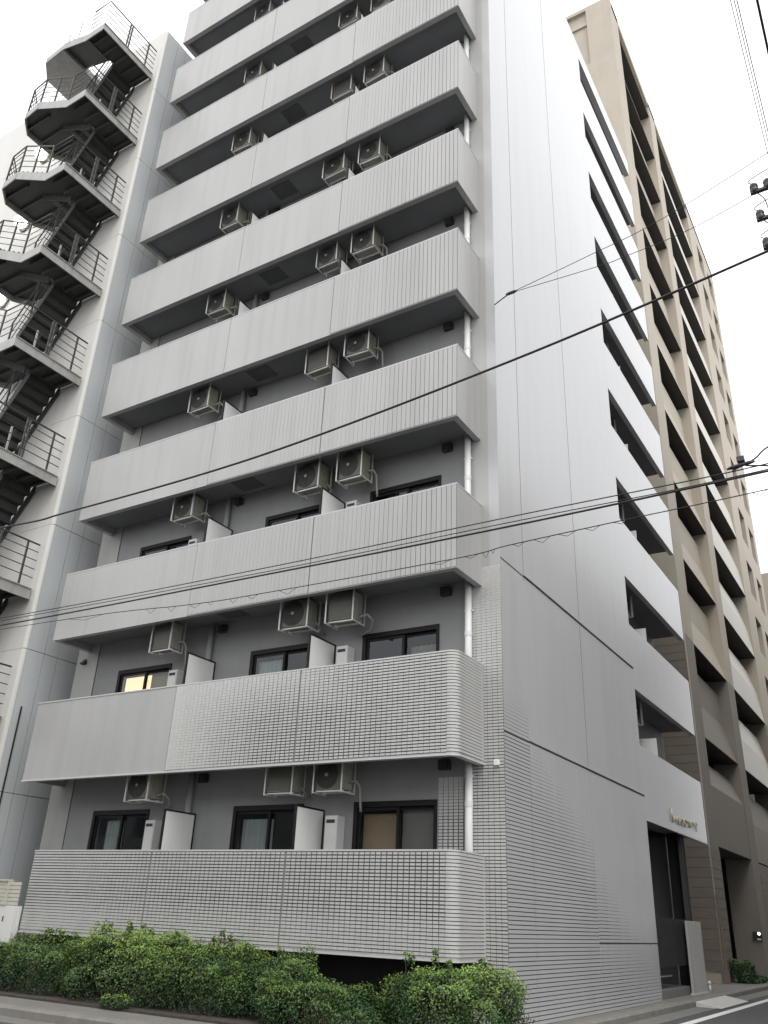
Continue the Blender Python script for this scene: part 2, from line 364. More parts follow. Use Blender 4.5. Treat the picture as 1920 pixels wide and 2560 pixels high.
# --- balconies
def parapet_outline(k, inset=0.0, rad=0.0, n=7):
    """plan curve of the outer right corner from the front face to the pier"""
    r = rad
    pts = []
    for a in range(n + 1):
        t = math.radians(-90 + 90 * a / n); pts.append((XB - r + (r + inset) * math.cos(t), YF + r + (r + inset) * math.sin(t)))
    return pts
RAD = [0.16, 0.16] + [0.0] * 9
def balcony(k):
    z0, z1 = ZB[k], ZT[k]; th = 0.12; r = RAD[k]
    xl = -15.16 if k == 0 else XL
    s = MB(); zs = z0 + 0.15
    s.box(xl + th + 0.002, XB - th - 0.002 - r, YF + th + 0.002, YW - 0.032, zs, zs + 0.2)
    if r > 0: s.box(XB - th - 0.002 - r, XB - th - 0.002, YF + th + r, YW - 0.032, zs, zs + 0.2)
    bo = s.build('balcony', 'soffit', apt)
    xs = [xl] + SEAM + [XB - r]
    for i in range(3):
        g0 = 0 if i == 0 else 0.006; g1 = 0.006 if i < 2 else 0
        MB().box(xs[i] + g0, xs[i + 1] - g1, YF, YF + th, z0, z1 - 0.025).build('parapet_panel', 'tile', bo)
        if i: MB().box(xs[i] - 0.005, xs[i] + 0.005, YF + 0.03, YF + th - 0.01, z0 + 0.01, z1 - 0.03).build('joint_filler', 'joint', bo)
    if r > 0:
        o = parapet_outline(k, 0, r); n_ = parapet_outline(k, -th, r)
        MB().prism(o + [(XB, YW - 0.032), (XB - th, YW - 0.032)] + n_[::-1], 2, z0, z1 - 0.025).build('parapet_panel', 'tile', bo)
        o2 = parapet_outline(k, 0.012, r); n2 = parapet_outline(k, -th - 0.01, r)
        MB().prism([(xl - 0.005, YF - 0.012), (XB - r, YF - 0.012)] + o2[1:] + [(XB + 0.012, YW - 0.032), (XB - th - 0.01, YW - 0.032)] + n2[::-1] + [(xl - 0.005, YF + th + 0.01)], 2, z1 - 0.024, z1).build('coping', 'coping', bo)
        MB().prism([(xl - 0.005, YF - 0.018), (XB - r, YF - 0.018)] + parapet_outline(k, 0.018, r)[1:] + [(XB + 0.018, YW - 0.032), (XB - th + 0.02, YW - 0.032)] + parapet_outline(k, -th + 0.02, r)[::-1] + [(xl - 0.005, YF + th - 0.02)], 2, z0 - 0.03, z0 - 0.001).build('bottom_trim', 'coping', bo)
    else:
        MB().box(XB - th, XB - 0.001, YF + th + 0.001, YW - 0.032, z0, z1 - 0.025).build('parapet_panel', 'tile', bo)
        c = MB(); c.box(xl - 0.005, XB + 0.005, YF - 0.006, YF + th + 0.01, z1 - 0.024, z1); c.box(XB - th - 0.01, XB + 0.005, YF + th + 0.011, YW - 0.032, z1 - 0.024, z1)
        c.build('coping', 'coping', bo)
    MB().box(xl + 0.001, xl + th, YF + th + 0.001, YW - 0.032, z0, z1 - 0.025).build('parapet_panel', 'tile', bo)
    # partitions between the flats
    if k < 9:
        for x in (-12.01, -9.01):
            zt = z1 + 0.72; ya, yb = YF + 0.19, YW - 0.01
            pw = MB(); pw.box(x - 0.012, x + 0.012, ya + 0.03, yb - 0.03, z0 + 0.45, zt - 0.03)
            po = pw.build('partition', 'white_board', bo)
            f = MB(); f.box(x - 0.02, x + 0.02, ya, ya + 0.029, z0 + 0.4, zt); f.box(x - 0.02, x + 0.02, yb - 0.029, yb, z0 + 0.4, zt); f.box(x - 0.02, x + 0.02, ya + 0.029, yb - 0.029, zt - 0.029, zt)
            f.build('partition_frame', 'black_frame', bo)
    # escape hatch in the soffit over the middle flat
    if 2 <= k <= 9:
        MB().box(-11.62, -11.02, 12.02, 12.47, zs - 0.012, zs - 0.001).build('escape_hatch', 'recess_hatch', bo)
mat('recess_hatch', (0.09, 0.092, 0.094), 0.6, 0.1)
for k in range(10): balcony(k)
# top slab soffit over the uppermost balcony
# downpipes and vents
for k in range(10):
    zt = ZB[k + 1] + 0.15 if k < 9 else 29.75
    zb = ZB[k] + 0.36
    p = MB(); p.tube([(-6.155, 12.55, zb), (-6.155, 12.55, zt - 0.002)], 0.062, 16); p.build('downpipe', 'downpipe', apt, True)
    c = MB()
    for zz in (zb + 0.9, zb + 2.2):
        if zz < zt - 0.2: c.box(-6.23, -6.08, 12.535, 12.60, zz, zz + 0.03)
    c.tube([(-6.155, 12.55, zb + 1.75), (-6.155, 12.55, zb + 1.83)], 0.068, 16)
    c.build('pipe_clip', 'downpipe', apt)
    p = MB(); p.tube([(-12.16, 12.60, zb), (-12.16, 12.60, zt - 0.002)], 0.062, 12); p.build('downpipe', 'pipe_grey', apt, True)
    for x in (-6.63, -11.88):
        v = MB(); v.box(x - 0.10, x + 0.10, YW - 0.10, YW - 0.002, zt - 0.22, zt - 0.06); v.box(x - 0.075, x + 0.075, YW - 0.13, YW - 0.101, zt - 0.235, zt - 0.10)
        v.build('vent_hood', 'dark_metal', apt, bevel=0.008)
MB().box(-5.74, -5.655, YW - 0.09, YW - 0.033, 3.585, 3.675).build('junction_box', 'white_board', apt, bevel=0.006)
v = MB(); v.box(-16.14, -16.0, YW - 0.10, YW - 0.002, 6.36, 6.40); v.prism([(YW - 0.10, 6.36), (YW - 0.002, 6.36), (YW - 0.002, 6.50)], 0, -16.12, -16.02)
v.build('vent_hood', 'dark_metal', apt)

# --- wall tiles: courses and tiles standing proud of dark joints
TILE = MB()                         # everything past the 300 nearest
NT = [0]
tile_meshes = {}
def put_tile(face, u0, u1, z0, z1, base, depth, near):
    """face 'F': wall plane y=base facing -Y, u = x ; face 'S': plane x=base facing +X, u = y"""
    if near and NT[0] < 300:
        NT[0] += 1
        key = (face, round(u1 - u0, 3), round(z1 - z0, 3), depth)
        if key not in tile_meshes:
            w, h = key[1], key[2]
            m = MB()
            if face == 'F': m.box(0, w, -depth, 0, 0, h)
            else: m.box(0, depth, 0, w, 0, h)
            tile_meshes[key] = m.mesh('tile', 'tile_face')
        o = link('tile', tile_meshes[key], apt)
        off = apt.location
        o.location = (Vector((u0, base, z0)) if face == 'F' else Vector((base, u0, z0))) - off
    else:
        if face == 'F': TILE.box(u0, u1, base - depth, base, z0, z1)
        else: TILE.box(base, base + depth, u0, u1, z0, z1)
GROUT = MB()
def fade(v, a, b): return max(0.0, min(1.0, (v - a) / (b - a)))
def tile_field_front(x0, x1, z0, z1, base, wfun, tw=0.1, thh=0.05, near=False):
    """wfun(x,z) -> (horizontal joint width, vertical joint width)"""
    nx = max(1, round((x1 - x0) / tw)); nz = max(1, round((z1 - z0) / thh)); dx = (x1 - x0) / nx; dz = (z1 - z0) / nz
    GROUT.box(x0, x1, base - 0.002, base + 0.001, z0, z1)
    for j in range(nz):
        for i in range(nx):
            xc, zc = x0 + (i + 0.5) * dx, z0 + (j + 0.5) * dz
            gh, gv = wfun(xc, zc)
            put_tile('F', xc - dx / 2 + gv / 2, xc + dx / 2 - gv / 2, zc - dz / 2 + gh / 2, zc + dz / 2 - gh / 2, base - 0.002, 0.008, near and xc > x1 - 1.25)
def jitter(a): return a * (0.9 + 0.2 * random.random())
# lowest balcony: strong grid, fading to horizontal lines on the left panel
def w0(x, z):
    r = fade(x, -14.6, -12.2); hz = fade(z, 0.95, 1.5)
    n = 0.5 + 0.5 * math.sin(x * 1.7 + 1.0) * math.sin(z * 4 + x)
    return (0.0180 * (0.35 + 0.65 * max(hz, 0.55 * r)), 0.001 + 0.0185 * r * (0.35 + 0.65 * hz) * (0.75 + 0.25 * n))
xs = [-15.16] + SEAM + [XB - RAD[0]]
for i in range(3):
    tile_field_front(xs[i] + 0.012, xs[i + 1] - (0.012 if i < 2 else 0), ZB[0] + 0.03, ZT[0] - 0.03, YF, lambda x, z: tuple(jitter(q) for q in w0(x, z)), near=(i == 2))
# second balcony: grid strong on the right two panels
def w1(x, z):
    r = fade(x, -12.0, -9.6); r2 = fade(x, -8.0, -6.6)
    return (0.0175 * (0.10 + 0.9 * max(r * fade(z, 5.3, 4.4), fade(x, -9.5, -7.5))), 0.0165 * r * (1 - 0.6 * r2) * (0.5 + 0.5 * fade(z, 5.3, 4.2)) + 0.001)
xs = [XL] + SEAM + [XB - RAD[1]]
for i in (1, 2):
    tile_field_front(xs[i] + 0.012, xs[i + 1] - (0.012 if i < 2 else 0), ZB[1] + 0.02, ZT[1] - 0.03, YF, lambda x, z: tuple(jitter(q) for q in w1(x, z)))
# bent courses round the corners of the two lowest balconies
def corner_courses(k):
    r = RAD[k]; z = ZB[k] + 0.03; n = round((ZT[k] - 0.03 - z) / 0.05); dz = (ZT[k] - 0.03 - z) / n
    go = parapet_outline(k, 0.002, r); out = parapet_outline(k, 0.010, r); gi = parapet_outline(k, -0.001, r)
    GROUT.prism(go + [(XB + 0.002, YW - 0.10), (XB - 0.001, YW - 0.10)] + gi[::-1], 2, z, z + n * dz)
    for j in range(n):
        g = 0.0115
        TILE.prism(out + [(XB + 0.010, YW - 0.06), (XB + 0.002, YW - 0.06)] + go[::-1], 2, z + j * dz + g / 2, z + (j + 1) * dz - g / 2)
corner_courses(0); corner_courses(1)
# pier face and the wall beside the right window
tile_field_front(-6.14, XS + 0.008, 0.0, 7.0, YW - 0.031, lambda x, z: (jitter(0.0135) * (0.15 + 0.85 * fade(z, 7.0, 4.4)), jitter(0.007) * fade(z, 7.0, 4.8) + 0.0008))
tile_field_front(-6.76, -6.30, 1.2, 3.45, YW - 0.001, lambda x, z: (jitter(0.013) * fade(z, 3.5, 2.8), jitter(0.018) * fade(z, 3.6, 2.7) + 0.001))
# side wall: horizontal courses in the panels next to the corner
COURSE = MB()
def side_courses(y0, y1, z0, z1, top, per=0.0605):
    n = int((z1 - z0) / per)
    GROUT.box(XS - 0.001, XS + 0.002, y0, y1, z0, z0 + n * per)
    for j in range(n):
        zc = z0 + j * per; seg = 6; dy = (y1 - y0) / seg
        for s in range(seg):
            ym = y0 + (s + 0.5) * dy; lim = top(ym)
            g = 0.013 * fade(zc, lim + 0.6, lim - 0.5) + 0.0004
            COURSE.box(XS + 0.002, XS + 0.009, y0 + s * dy, y0 + (s + 1) * dy, zc + g / 2, zc + per - g / 2)
side_courses(YW - 0.03, 13.685, 0.0, 4.12, lambda y: 4.6)
side_courses(YW - 0.03, 13.685, 4.14, 7.1, lambda y: 4.3)
side_courses(13.70, 16.69, 0.0, 4.12, lambda y: 3.6 - (y - 13.7) * 0.45)
side_courses(16.71, 20.54, 0.0, 1.08, lambda y: 1.05 - (y - 16.7) * 0.28)
side_courses(16.71, 20.54, 1.10, 4.12, lambda y: 1.9 - (y - 16.7) * 0.5)
# vertical facing strips on the upper balconies
STRIP = MB()
for k in range(2, 10):
    panels = [(SEAM[1] + 0.012, XB - 0.004, 1.0)]
    if k in (2, 3): panels.append((SEAM[0] + 0.012, SEAM[1] - 0.012, 0.6))
    for (a, b, amt) in panels:
        n = round((b - a) / 0.0985); d = (b - a) / n
        GROUT.box(a, b, YF - 0.002, YF + 0.001, ZB[k] + 0.02, ZT[k] - 0.03)
        for i in range(n):
            t = (i + 0.5) / n
            g = jitter((0.002 + 0.0075 * (fade(t, 0.0, 0.75) if amt == 1.0 else fade(t, 0.2, 1.0) * 0.45)))
            m = MB(); w = d - g
            m.box(-w / 2, w / 2, -0.008, 0, 0, ZT[k] - ZB[k] - 0.05)
            o = m.build('facing_strip', 'tile', apt); o.location = Vector((a + (i + 0.5) * d, YF - 0.002, ZB[k] + 0.02)) - apt.location
tag(TILE.build('wall_tiles', 'tile_face', apt), 'small grey glazed tiles laid in courses', kind='stuff')
tag(COURSE.build('side_wall_courses', 'side_tile', apt), 'narrow grey tile courses of the street side wall', kind='stuff')
GROUT.build('tile_joints', 'grout', apt)

# joints and thin cornice on the side wall
j = MB()
for (z, y1) in ((1.09, YO), (4.13, YO), (7.14, YO)): j.box(XS - 0.01, XS + 0.004, YW - 0.02, y1 - 0.01, z - 0.011, z + 0.011)
j.build('wall_joint', 'joint', apt)
j = MB(); j.box(XS + 0.001, XS + 0.022, 13.70, YO, 7.16, 7.20); j.box(XS + 0.001, XS + 0.022, 13.70, YO, 4.15, 4.185)
j.build('cornice', 'side_tile', apt)
for y, z1 in ((13.693, ROOF), (16.70, ROOF), (20.0, 4.1)):
    MB().box(XS - 0.01, XS + 0.0025, y - 0.003, y + 0.003, 0, z1 - 0.05).build('wall_joint', 'joint', apt)

# --- side balconies and entrance (street side, farther end)
MB().box(-6.72, -6.52, YO, YE, 3.8, ROOF).build('side_back_wall', 'recess_wall', apt)
MB().box(XS - 0.2, XS, YO, YE, 29.75, ROOF + 0.001).build('side_parapet', 'side_tile', apt)
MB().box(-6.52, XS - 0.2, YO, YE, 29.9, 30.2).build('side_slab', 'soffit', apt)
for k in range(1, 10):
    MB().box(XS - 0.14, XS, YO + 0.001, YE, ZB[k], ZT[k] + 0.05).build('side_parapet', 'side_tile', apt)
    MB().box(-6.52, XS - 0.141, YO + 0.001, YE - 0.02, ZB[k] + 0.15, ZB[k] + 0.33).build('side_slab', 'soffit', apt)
    if k < 9:
        MB().box(-6.50, XS - 0.16, 22.76, 22.80, ZB[k] + 0.34, ZT[k] + 0.62).build('side_partition', 'white_board', apt)
        w = MB(); w.box(-6.515, -6.50, 20.9, 22.4, ZB[k] + 0.4, ZT[k] + 0.75); w.box(-6.515, -6.50, 23.6, 25.4, ZB[k] + 0.4, ZT[k] + 0.75); w.build('side_window', 'black_frame', apt)
# bars under the side soffits (drying poles with brackets)
for k in range(1, 9):
    for yy in (21.0, 21.7):
        b = MB(); b.box(-6.2, -6.17, yy, yy + 0.03, ZT[k] + 0.5, ZB[k + 1] + 0.148); b.build('pole_bracket', 'galv', apt)
    b = MB(); b.tube([(-6.05, 20.7, ZT[k] + 0.52), (-6.05, 22.6, ZT[k] + 0.52)], 0.016, 6); b.tube([(-6.3, 20.7, ZT[k] + 0.52), (-6.3, 22.6, ZT[k] + 0.52)], 0.016, 6)
    b.build('drying_pole', 'galv', apt)
# entrance recess below the canopy panel
e = MB(); e.box(-9.6, -9.4, YO, YE, 0, 3.8); e.box(-9.4, XS - 0.2, YO - 0.2, YO - 0.001, 0, 3.8); e.build('entrance_wall', 'gate_dark', apt)
MB().box(-9.4, XS - 0.16, YO, YE, 3.80, 3.95).build('entrance_ceiling', 'gate_dark', apt)
MB().box(XS - 0.02, XS + 0.012, YO - 0.005, YE + 0.003, ZB[1] - 0.03, ZB[1] - 0.001).build('canopy_trim', 'coping', apt)
MB().box(-6.36, -6.05, 25.3, 25.95, 0, 3.79).build('entrance_column', 'gate_dark', apt)
c = MB(); c.tube([(-6.0, 25.2, 0), (-6.0, 25.2, 3.79)], 0.05, 10); c.tube([(-6.0, 25.05, 0), (-6.0, 25.05, 3.79)], 0.03, 10); c.build('entrance_pipe', 'dark_metal', apt)
gz = thing('entrance_screen', 'dark metal screen with low opening standing in the entrance recess', 'screen', (-5.75, 21.0, 0))
MB().box(-5.80, -5.72, 20.6, 24.1, 0.62, 1.61).build('panel', 'gate_dark', gz)
s = MB(); s.box(-5.80, -5.72, 20.6, 20.75, 0.0, 0.619); s.box(-5.80, -5.72, 23.95, 24.1, 0.0, 0.619); s.build('post', 'dark_metal', gz)
MB().box(-6.5, -5.70, 20.76, 23.94, 0.0, 0.17).build('step', 'concrete', gz)
s = MB(); s.box(-6.1, -5.85, 20.8, 22.6, 0.40, 0.43); s.tube([(-6.0, 21.2, 0.171), (-6.0, 21.2, 0.40)], 0.05, 8); s.build('shelf', 'pipe_grey', gz)
s = thing('standing_panel', 'pale grey upright slab standing on the pavement beside the dark entrance', 'panel', (-5.6, 24.2, 0))
MB().box(-5.66, -5.60, 23.45, 24.85, 0.0, 1.585).build('slab', 'steel_panel', s, bevel=0.006)
MB().box(-5.68, -5.58, 23.40, 24.95, 0.0, 0.03).build('base_rail', 'galv', s)
b = MB(); b.tube([(-5.62, 25.2, 0), (-5.62, 25.2, 0.16)], 0.03, 8); b.lathe([(0.001, 0), (0.035, 0.01), (0.045, 0.045), (0.03, 0.08), (0.001, 0.09)], (-5.62, 25.2, 0.16), 2, 10)
tag(b.build('bollard_light', 'white_board', None, True), 'tiny white bollard light at the foot of the pale slab', 'light')

# golden lettering on the entrance panel: strokes standing off the wall (the name is too blurred to read)
def letters():
    t = thing('entrance_lettering', 'small gold metal lettering on the grey panel above the entrance', 'sign', (XS, 23, 3.75))
    X = XS + 0.02
    def stroke(pts, r=0.016):
        m = MB(); m.tube([(X, p[0], p[1]) for p in pts], r * 0.7, 6); m.build('letter', 'gold', t, True)
    def ring(cy, cz, a, b, t0=0, t1=360, n=16, r=0.016):
        stroke([(cy + a * math.cos(math.radians(t0 + (t1 - t0) * i / n)), cz + b * math.sin(math.radians(t0 + (t1 - t0) * i / n))) for i in range(n + 1)], r)
    stroke([(22.90, 3.80), (22.90, 4.14)], 0.02)
    stroke([(23.15, 3.82), (23.15, 3.98)], 0.018)
    stroke([(23.42, 4.0), (23.42, 3.86), (23.5, 3.81), (23.6, 3.84), (23.62, 4.0)], 0.02)
    ring(23.85, 3.90, 0.12, 0.085)
    ring(24.2, 3.92, 0.13, 0.09, 30, 330, 14, 0.022)
    stroke([(24.42, 3.85), (24.55, 4.0), (24.7, 3.86)], 0.018)
    stroke([(24.46, 3.99), (24.68, 3.84)], 0.014)
    ring(24.95, 3.95, 0.10, 0.07, 0, 300)
    ring(25.4, 4.0, 0.12, 0.06)
    stroke([(25.5, 3.98), (25.45, 3.83)], 0.016)
letters()

# ------------------------------------------------------------------ air conditioners and water heaters on the balconies
def make_ac(fan=True, hose=0):
    """front face at y=0, hanging from z=0 downwards, centre x=0"""
    r = thing('air_conditioner', 'x', 'air conditioner', (0, 0, 0), 'air conditioners hung under the balconies')
    def ch(mb, n, m, **kw):
        o = mb.build(n, m, None, **kw); o.parent = r; return o
    W, H, D = 0.56, 0.50, 0.30
    ch(MB().box(-W / 2, W / 2, 0.02, D + 0.02, -0.06 - H, -0.06), 'casing', 'ac_body', bevel=0.012)
    ch(MB().box(-W / 2 + 0.012, W / 2 - 0.012, 0.0175, 0.0198, -0.06 - H + 0.012, -0.072), 'front_plate', 'ac_front')
    if fan:
        g = MB(); cx, cz = -0.05, -0.06 - H / 2
        g.lathe([(0.235, 0.0), (0.235, -0.012), (0.22, -0.014), (0.21, -0.004), (0.001, -0.004)], (cx, 0.017, cz), 1, 28)
        go = ch(g, 'fan_recess', 'ac_dark')
        rr = MB()
        for rad in (0.06, 0.095, 0.13, 0.165, 0.195):
            rr.tube([(cx + rad * math.cos(2 * PI * t / 24), 0.004, cz + rad * math.sin(2 * PI * t / 24)) for t in range(25)], 0.0028, 4, False)
        for q in range(8): rr.bar((cx + 0.03 * math.cos(q * PI / 4), 0.003, cz + 0.03 * math.sin(q * PI / 4)), (cx + 0.2 * math.cos(q * PI / 4), 0.003, cz + 0.2 * math.sin(q * PI / 4)), 0.005, 0.005)
        o = rr.build('grille', 'rail_metal', None); o.parent = go
        h = MB(); h.lathe([(0.035, 0.004), (0.035, -0.006), (0.02, -0.012), (0.001, -0.013)], (cx, 0.004, cz), 1, 16); o = h.build('hub', 'ac_hub', None, True); o.parent = go
    else:
        for q in range(9):
            z = -0.12 - q * 0.046
            ch(MB().box(-W / 2 + 0.04, W / 2 - 0.05, 0.010, 0.017, z - 0.030, z), 'louvre', 'ac_front')
    # hanging frame
    for s in (-1, 1):
        x = s * (W / 2 + 0.018)
        l = MB(); l.box(x - 0.014, x + 0.014, -0.03, -0.024, -0.62, -0.001); l.box(x - 0.014, x - 0.008, -0.024, 0.01, -0.62, -0.001)
        l.box(x - 0.014, x + 0.014, D + 0.06, D + 0.066, -0.62, -0.001); l.box(x - 0.013, x + 0.013, -0.024, D + 0.06, -0.62, -0.596)
        ch(l, 'hanger', 'galv')
    b = MB(); b.box(-W / 2 - 0.005, W / 2 + 0.005, 0.05, 0.08, -0.596, -0.572); b.box(-W / 2 - 0.005, W / 2 + 0.005, D - 0.05, D - 0.02, -0.596, -0.572)
    ch(b, 'support_rail', 'galv')
    v = MB(); v.box(W / 2 + 0.001, W / 2 + 0.012, 0.10, 0.26, -0.44, -0.2); ch(v, 'valve_cover', 'ac_body')
    h = MB()
    if hose == 1: pts = [(W / 2 + 0.01, 0.2, -0.5), (W / 2 + 0.16, 0.25, -0.45), (W / 2 + 0.24, 0.3, -0.55), (W / 2 + 0.14, 0.42, -0.68), (W / 2 - 0.15, 0.55, -0.70)]
    elif hose == 2: pts = [(W / 2 + 0.01, 0.22, -0.42), (W / 2 + 0.10, 0.28, -0.40), (W / 2 + 0.15, 0.33, -0.48), (W / 2 + 0.15, 0.40, -0.9)]
    else: pts = [(W / 2 + 0.01, 0.25, -0.45), (W / 2 + 0.05, 0.33, -0.52), (W / 2 + 0.03, 0.48, -0.58), (W / 2 - 0.02, 0.62, -0.58)]
    sm = []
    for i in range(len(pts) - 1):
        for t in range(4): sm.append(Vector(pts[i]).lerp(Vector(pts[i + 1]), t / 4))
    sm.append(Vector(pts[-1])); h.tube(sm, 0.022, 7); ch(h, 'hose', 'hose', smooth=True)
    return r
AC = {(f, h): make_ac(f, h) for f in (True, False) for h in (0, 1, 2)}
used = set()
AX = {'left': -12.945, 'middle': -9.53, 'right': -8.49}
plain = {(0, 'middle'), (1, 'left'), (1, 'right'), (6, 'middle'), (3, 'middle')}
for k in range(9):
    for col in ('left', 'middle', 'right'):
        if k == 8 and col == 'right': pass
        f = (k, col) not in plain; h = (k * 3 + len(col)) % 3
        if (k, col) == (1, 'right'): h = 1
        if (k, col) == (1, 'left'): h = 2
        pr_ = AC[(f, h)]
        o = pr_ if (f, h) not in used else copy_tree(pr_)
        used.add((f, h))
        dz = random.uniform(-0.015, 0.01)
        o.location = (AX[col] + random.uniform(-0.02, 0.02), 12.0 + random.uniform(-0.02, 0.02), ZB[k + 1] + 0.15 + min(0, dz) * 0)
        o.rotation_euler = (0, 0, random.uniform(-0.05, 0.05)); sc_ = random.uniform(0.95, 1.07); o.scale = (sc_, random.uniform(0.92, 1.12), random.uniform(0.94, 1.08))
        desc = {'left': 'left of the left partition', 'middle': 'just left of the right partition', 'right': 'just right of the right partition'}[col]
        o['label'] = 'beige %s air conditioner, %s, above the %s balcony rail' % ('fan' if f else 'plain fronted', desc, ORD[k])
for q, r in AC.items():
    if q not in used:
        for c_ in list(r.children_recursive): bpy.data.objects.remove(c_)
        bpy.data.objects.remove(r)
# a unit in each of the street-side balconies
ks = [k for k in range(1, 8)]
for k in ks:
    o = copy_tree(AC[(True, 0)] if (True, 0) in used else AC[(True, 1)])
    o.location = (-6.0, 22.2, ZB[k + 1] + 0.15); o.rotation_euler = (0, 0, PI / 2)
    o['label'] = 'dark shaded air conditioner in the %s opening of the street side wall' % ORD[k - 1]
    o['group'] = 'air conditioners in the street side openings'

def make_heater():
    r = thing('water_heater', 'x', 'water heater', (0, 0, 0), 'water heaters on the balcony walls')
    def ch(mb, n, m, **kw):
        o = mb.build(n, m, None, **kw); o.parent = r; return o
    ch(MB().box(-0.125, 0.125, -0.24, 0, 0, 0.92), 'casing', 'heater', bevel=0.008)
    f = ch(MB().box(-0.115, 0.115, -0.25, -0.241, 0.02, 0.90), 'front_cover', 'heater', bevel=0.004)
    o = MB().box(-0.085, 0.085, -0.256, -0.2505, 0.80, 0.855).build('exhaust_slot', 'ac_dark', None); o.parent = f
    o = MB().box(-0.10, -0.02, -0.2535, -0.2503, 0.10, 0.38).build('data_plate', 'white_board', None); o.parent = f
    p = MB()
    for x in (-0.07, 0, 0.07): p.tube([(x, -0.12, 0), (x, -0.12, -0.25), (x, -0.02, -0.3)], 0.014, 6)
    ch(p, 'water_pipes', 'pipe_grey')
    return r
h0 = make_heater(); first = True
for k in range(3):
    for x, nm in ((-12.94, 'left'), (-8.68, 'right')):
        o = h0 if first else copy_tree(h0); first = False
        o.location = (x, YW - 0.004, ZT[k] + 0.60 - 0.92)
        o['label'] = 'white water heater with black slot beside the %s partition, %s balcony' % (nm, ORD[k])

# ------------------------------------------------------------------ white building on the left with its escape stair
X2, Y2, LT = -17.0, 11.65, 28.3
lb = thing('office_building', 'white panelled building at the left edge with a rounded corner', 'building', (X2, Y2, 0))
def arc(cx, cy, r, a0, a1, n):
    return [(cx + r * math.cos(math.radians(a0 + (a1 - a0) * i / n)), cy + r * math.sin(math.radians(a0 + (a1 - a0) * i / n))) for i in range(n + 1)]
RC = 0.09
MB().prism([(-32, Y2 + 0.03)] + arc(X2 - RC, Y2 + RC, RC - 0.03, -90, 0, 6) + [(X2 - 0.03, 24), (-32, 24)], 2, 0, LT - 0.02).build('core', 'joint', lb)
zj = [0.0] + [0.34 + 3.13 * i for i in range(1, 9)] + [LT]
zj = [0.0, 3.47, 6.60, 9.74, 12.87, 16.0, 19.13, 22.26, 25.4, LT]
GP = 0.007
for i in range(len(zj) - 1):
    a, b = zj[i] + GP, zj[i + 1] - GP
    xs = [-32, -28, -25, -22, -19.4, X2 - RC]
    for q in range(len(xs) - 1):
        g = 0.0006
        MB().box(xs[q] + g, xs[q + 1] - g, Y2, Y2 + 0.05, a + 0.004 - GP, b - 0.004 + GP).build('wall_panel', 'white_wall', lb)
    o = arc(X2 - RC, Y2 + RC, RC, -90, 0, 8); n_ = arc(X2 - RC, Y2 + RC, RC - 0.05, 0, -90, 8)
    MB().prism(o + n_, 2, a, b).build('corner_panel', 'white_wall', lb)
    ys = [Y2 + RC, 12.21, 12.585, 14.2, 16.8, 19.4, 22.0, 24]
    for q in range(len(ys) - 1):
        MB().box(X2 - 0.05, X2, ys[q] + GP, ys[q + 1] - GP, a, b).build('wall_panel', 'panel_wall', lb)

# conduit fixed on the corner of the white building
c = MB(); c.tube([(-16.96, 11.9, 0.2), (-16.96, 11.9, 5.3)], 0.02, 6); c.build('conduit', 'cable', lb)

stair = thing('escape_stair', 'grey steel escape stair zigzagging up the white building at upper left', 'stair', (-18.6, 10.6, 0))
SX0, SX1 = -18.0, -17.2           # upper (right hand) landing
LX0, LX1 = -20.75, -19.6          # half landing on the left
SY0, SYM0, SYM1, SY1 = 9.57, 10.50, 10.66, 11.62
RISE1 = 0.90; FH = 3.015
ZL = [26.12 - FH * i for i in range(8)]
def rail(pts, posts, mname='rail_metal', h=1.15, bars=(0.30, 0.52, 0.74, 0.96), nm='railing'):
    m = MB()
    m.tube([(p[0], p[1], p[2] + h) for p in pts], 0.022, 6)
    for b in bars: m.tube([(p[0], p[1], p[2] + b) for p in pts], 0.012, 5)
    o = m.build(nm, mname, stair)
    for p in posts: MB().box(p[0] - 0.02, p[0] + 0.02, p[1] - 0.02, p[1] + 0.02, p[2] - 0.05, p[2] + h).build('post', 'rail_metal', o)
step_f = MB().box(0, 0.235, 0.02, SYM0 - SY0 - 0.04, -0.035, 0).mesh('step', 'stair_under')
step_b = MB().box(0, 0.17, 0.02, SY1 - SYM1 - 0.04, -0.035, 0).mesh('step', 'stair_under')
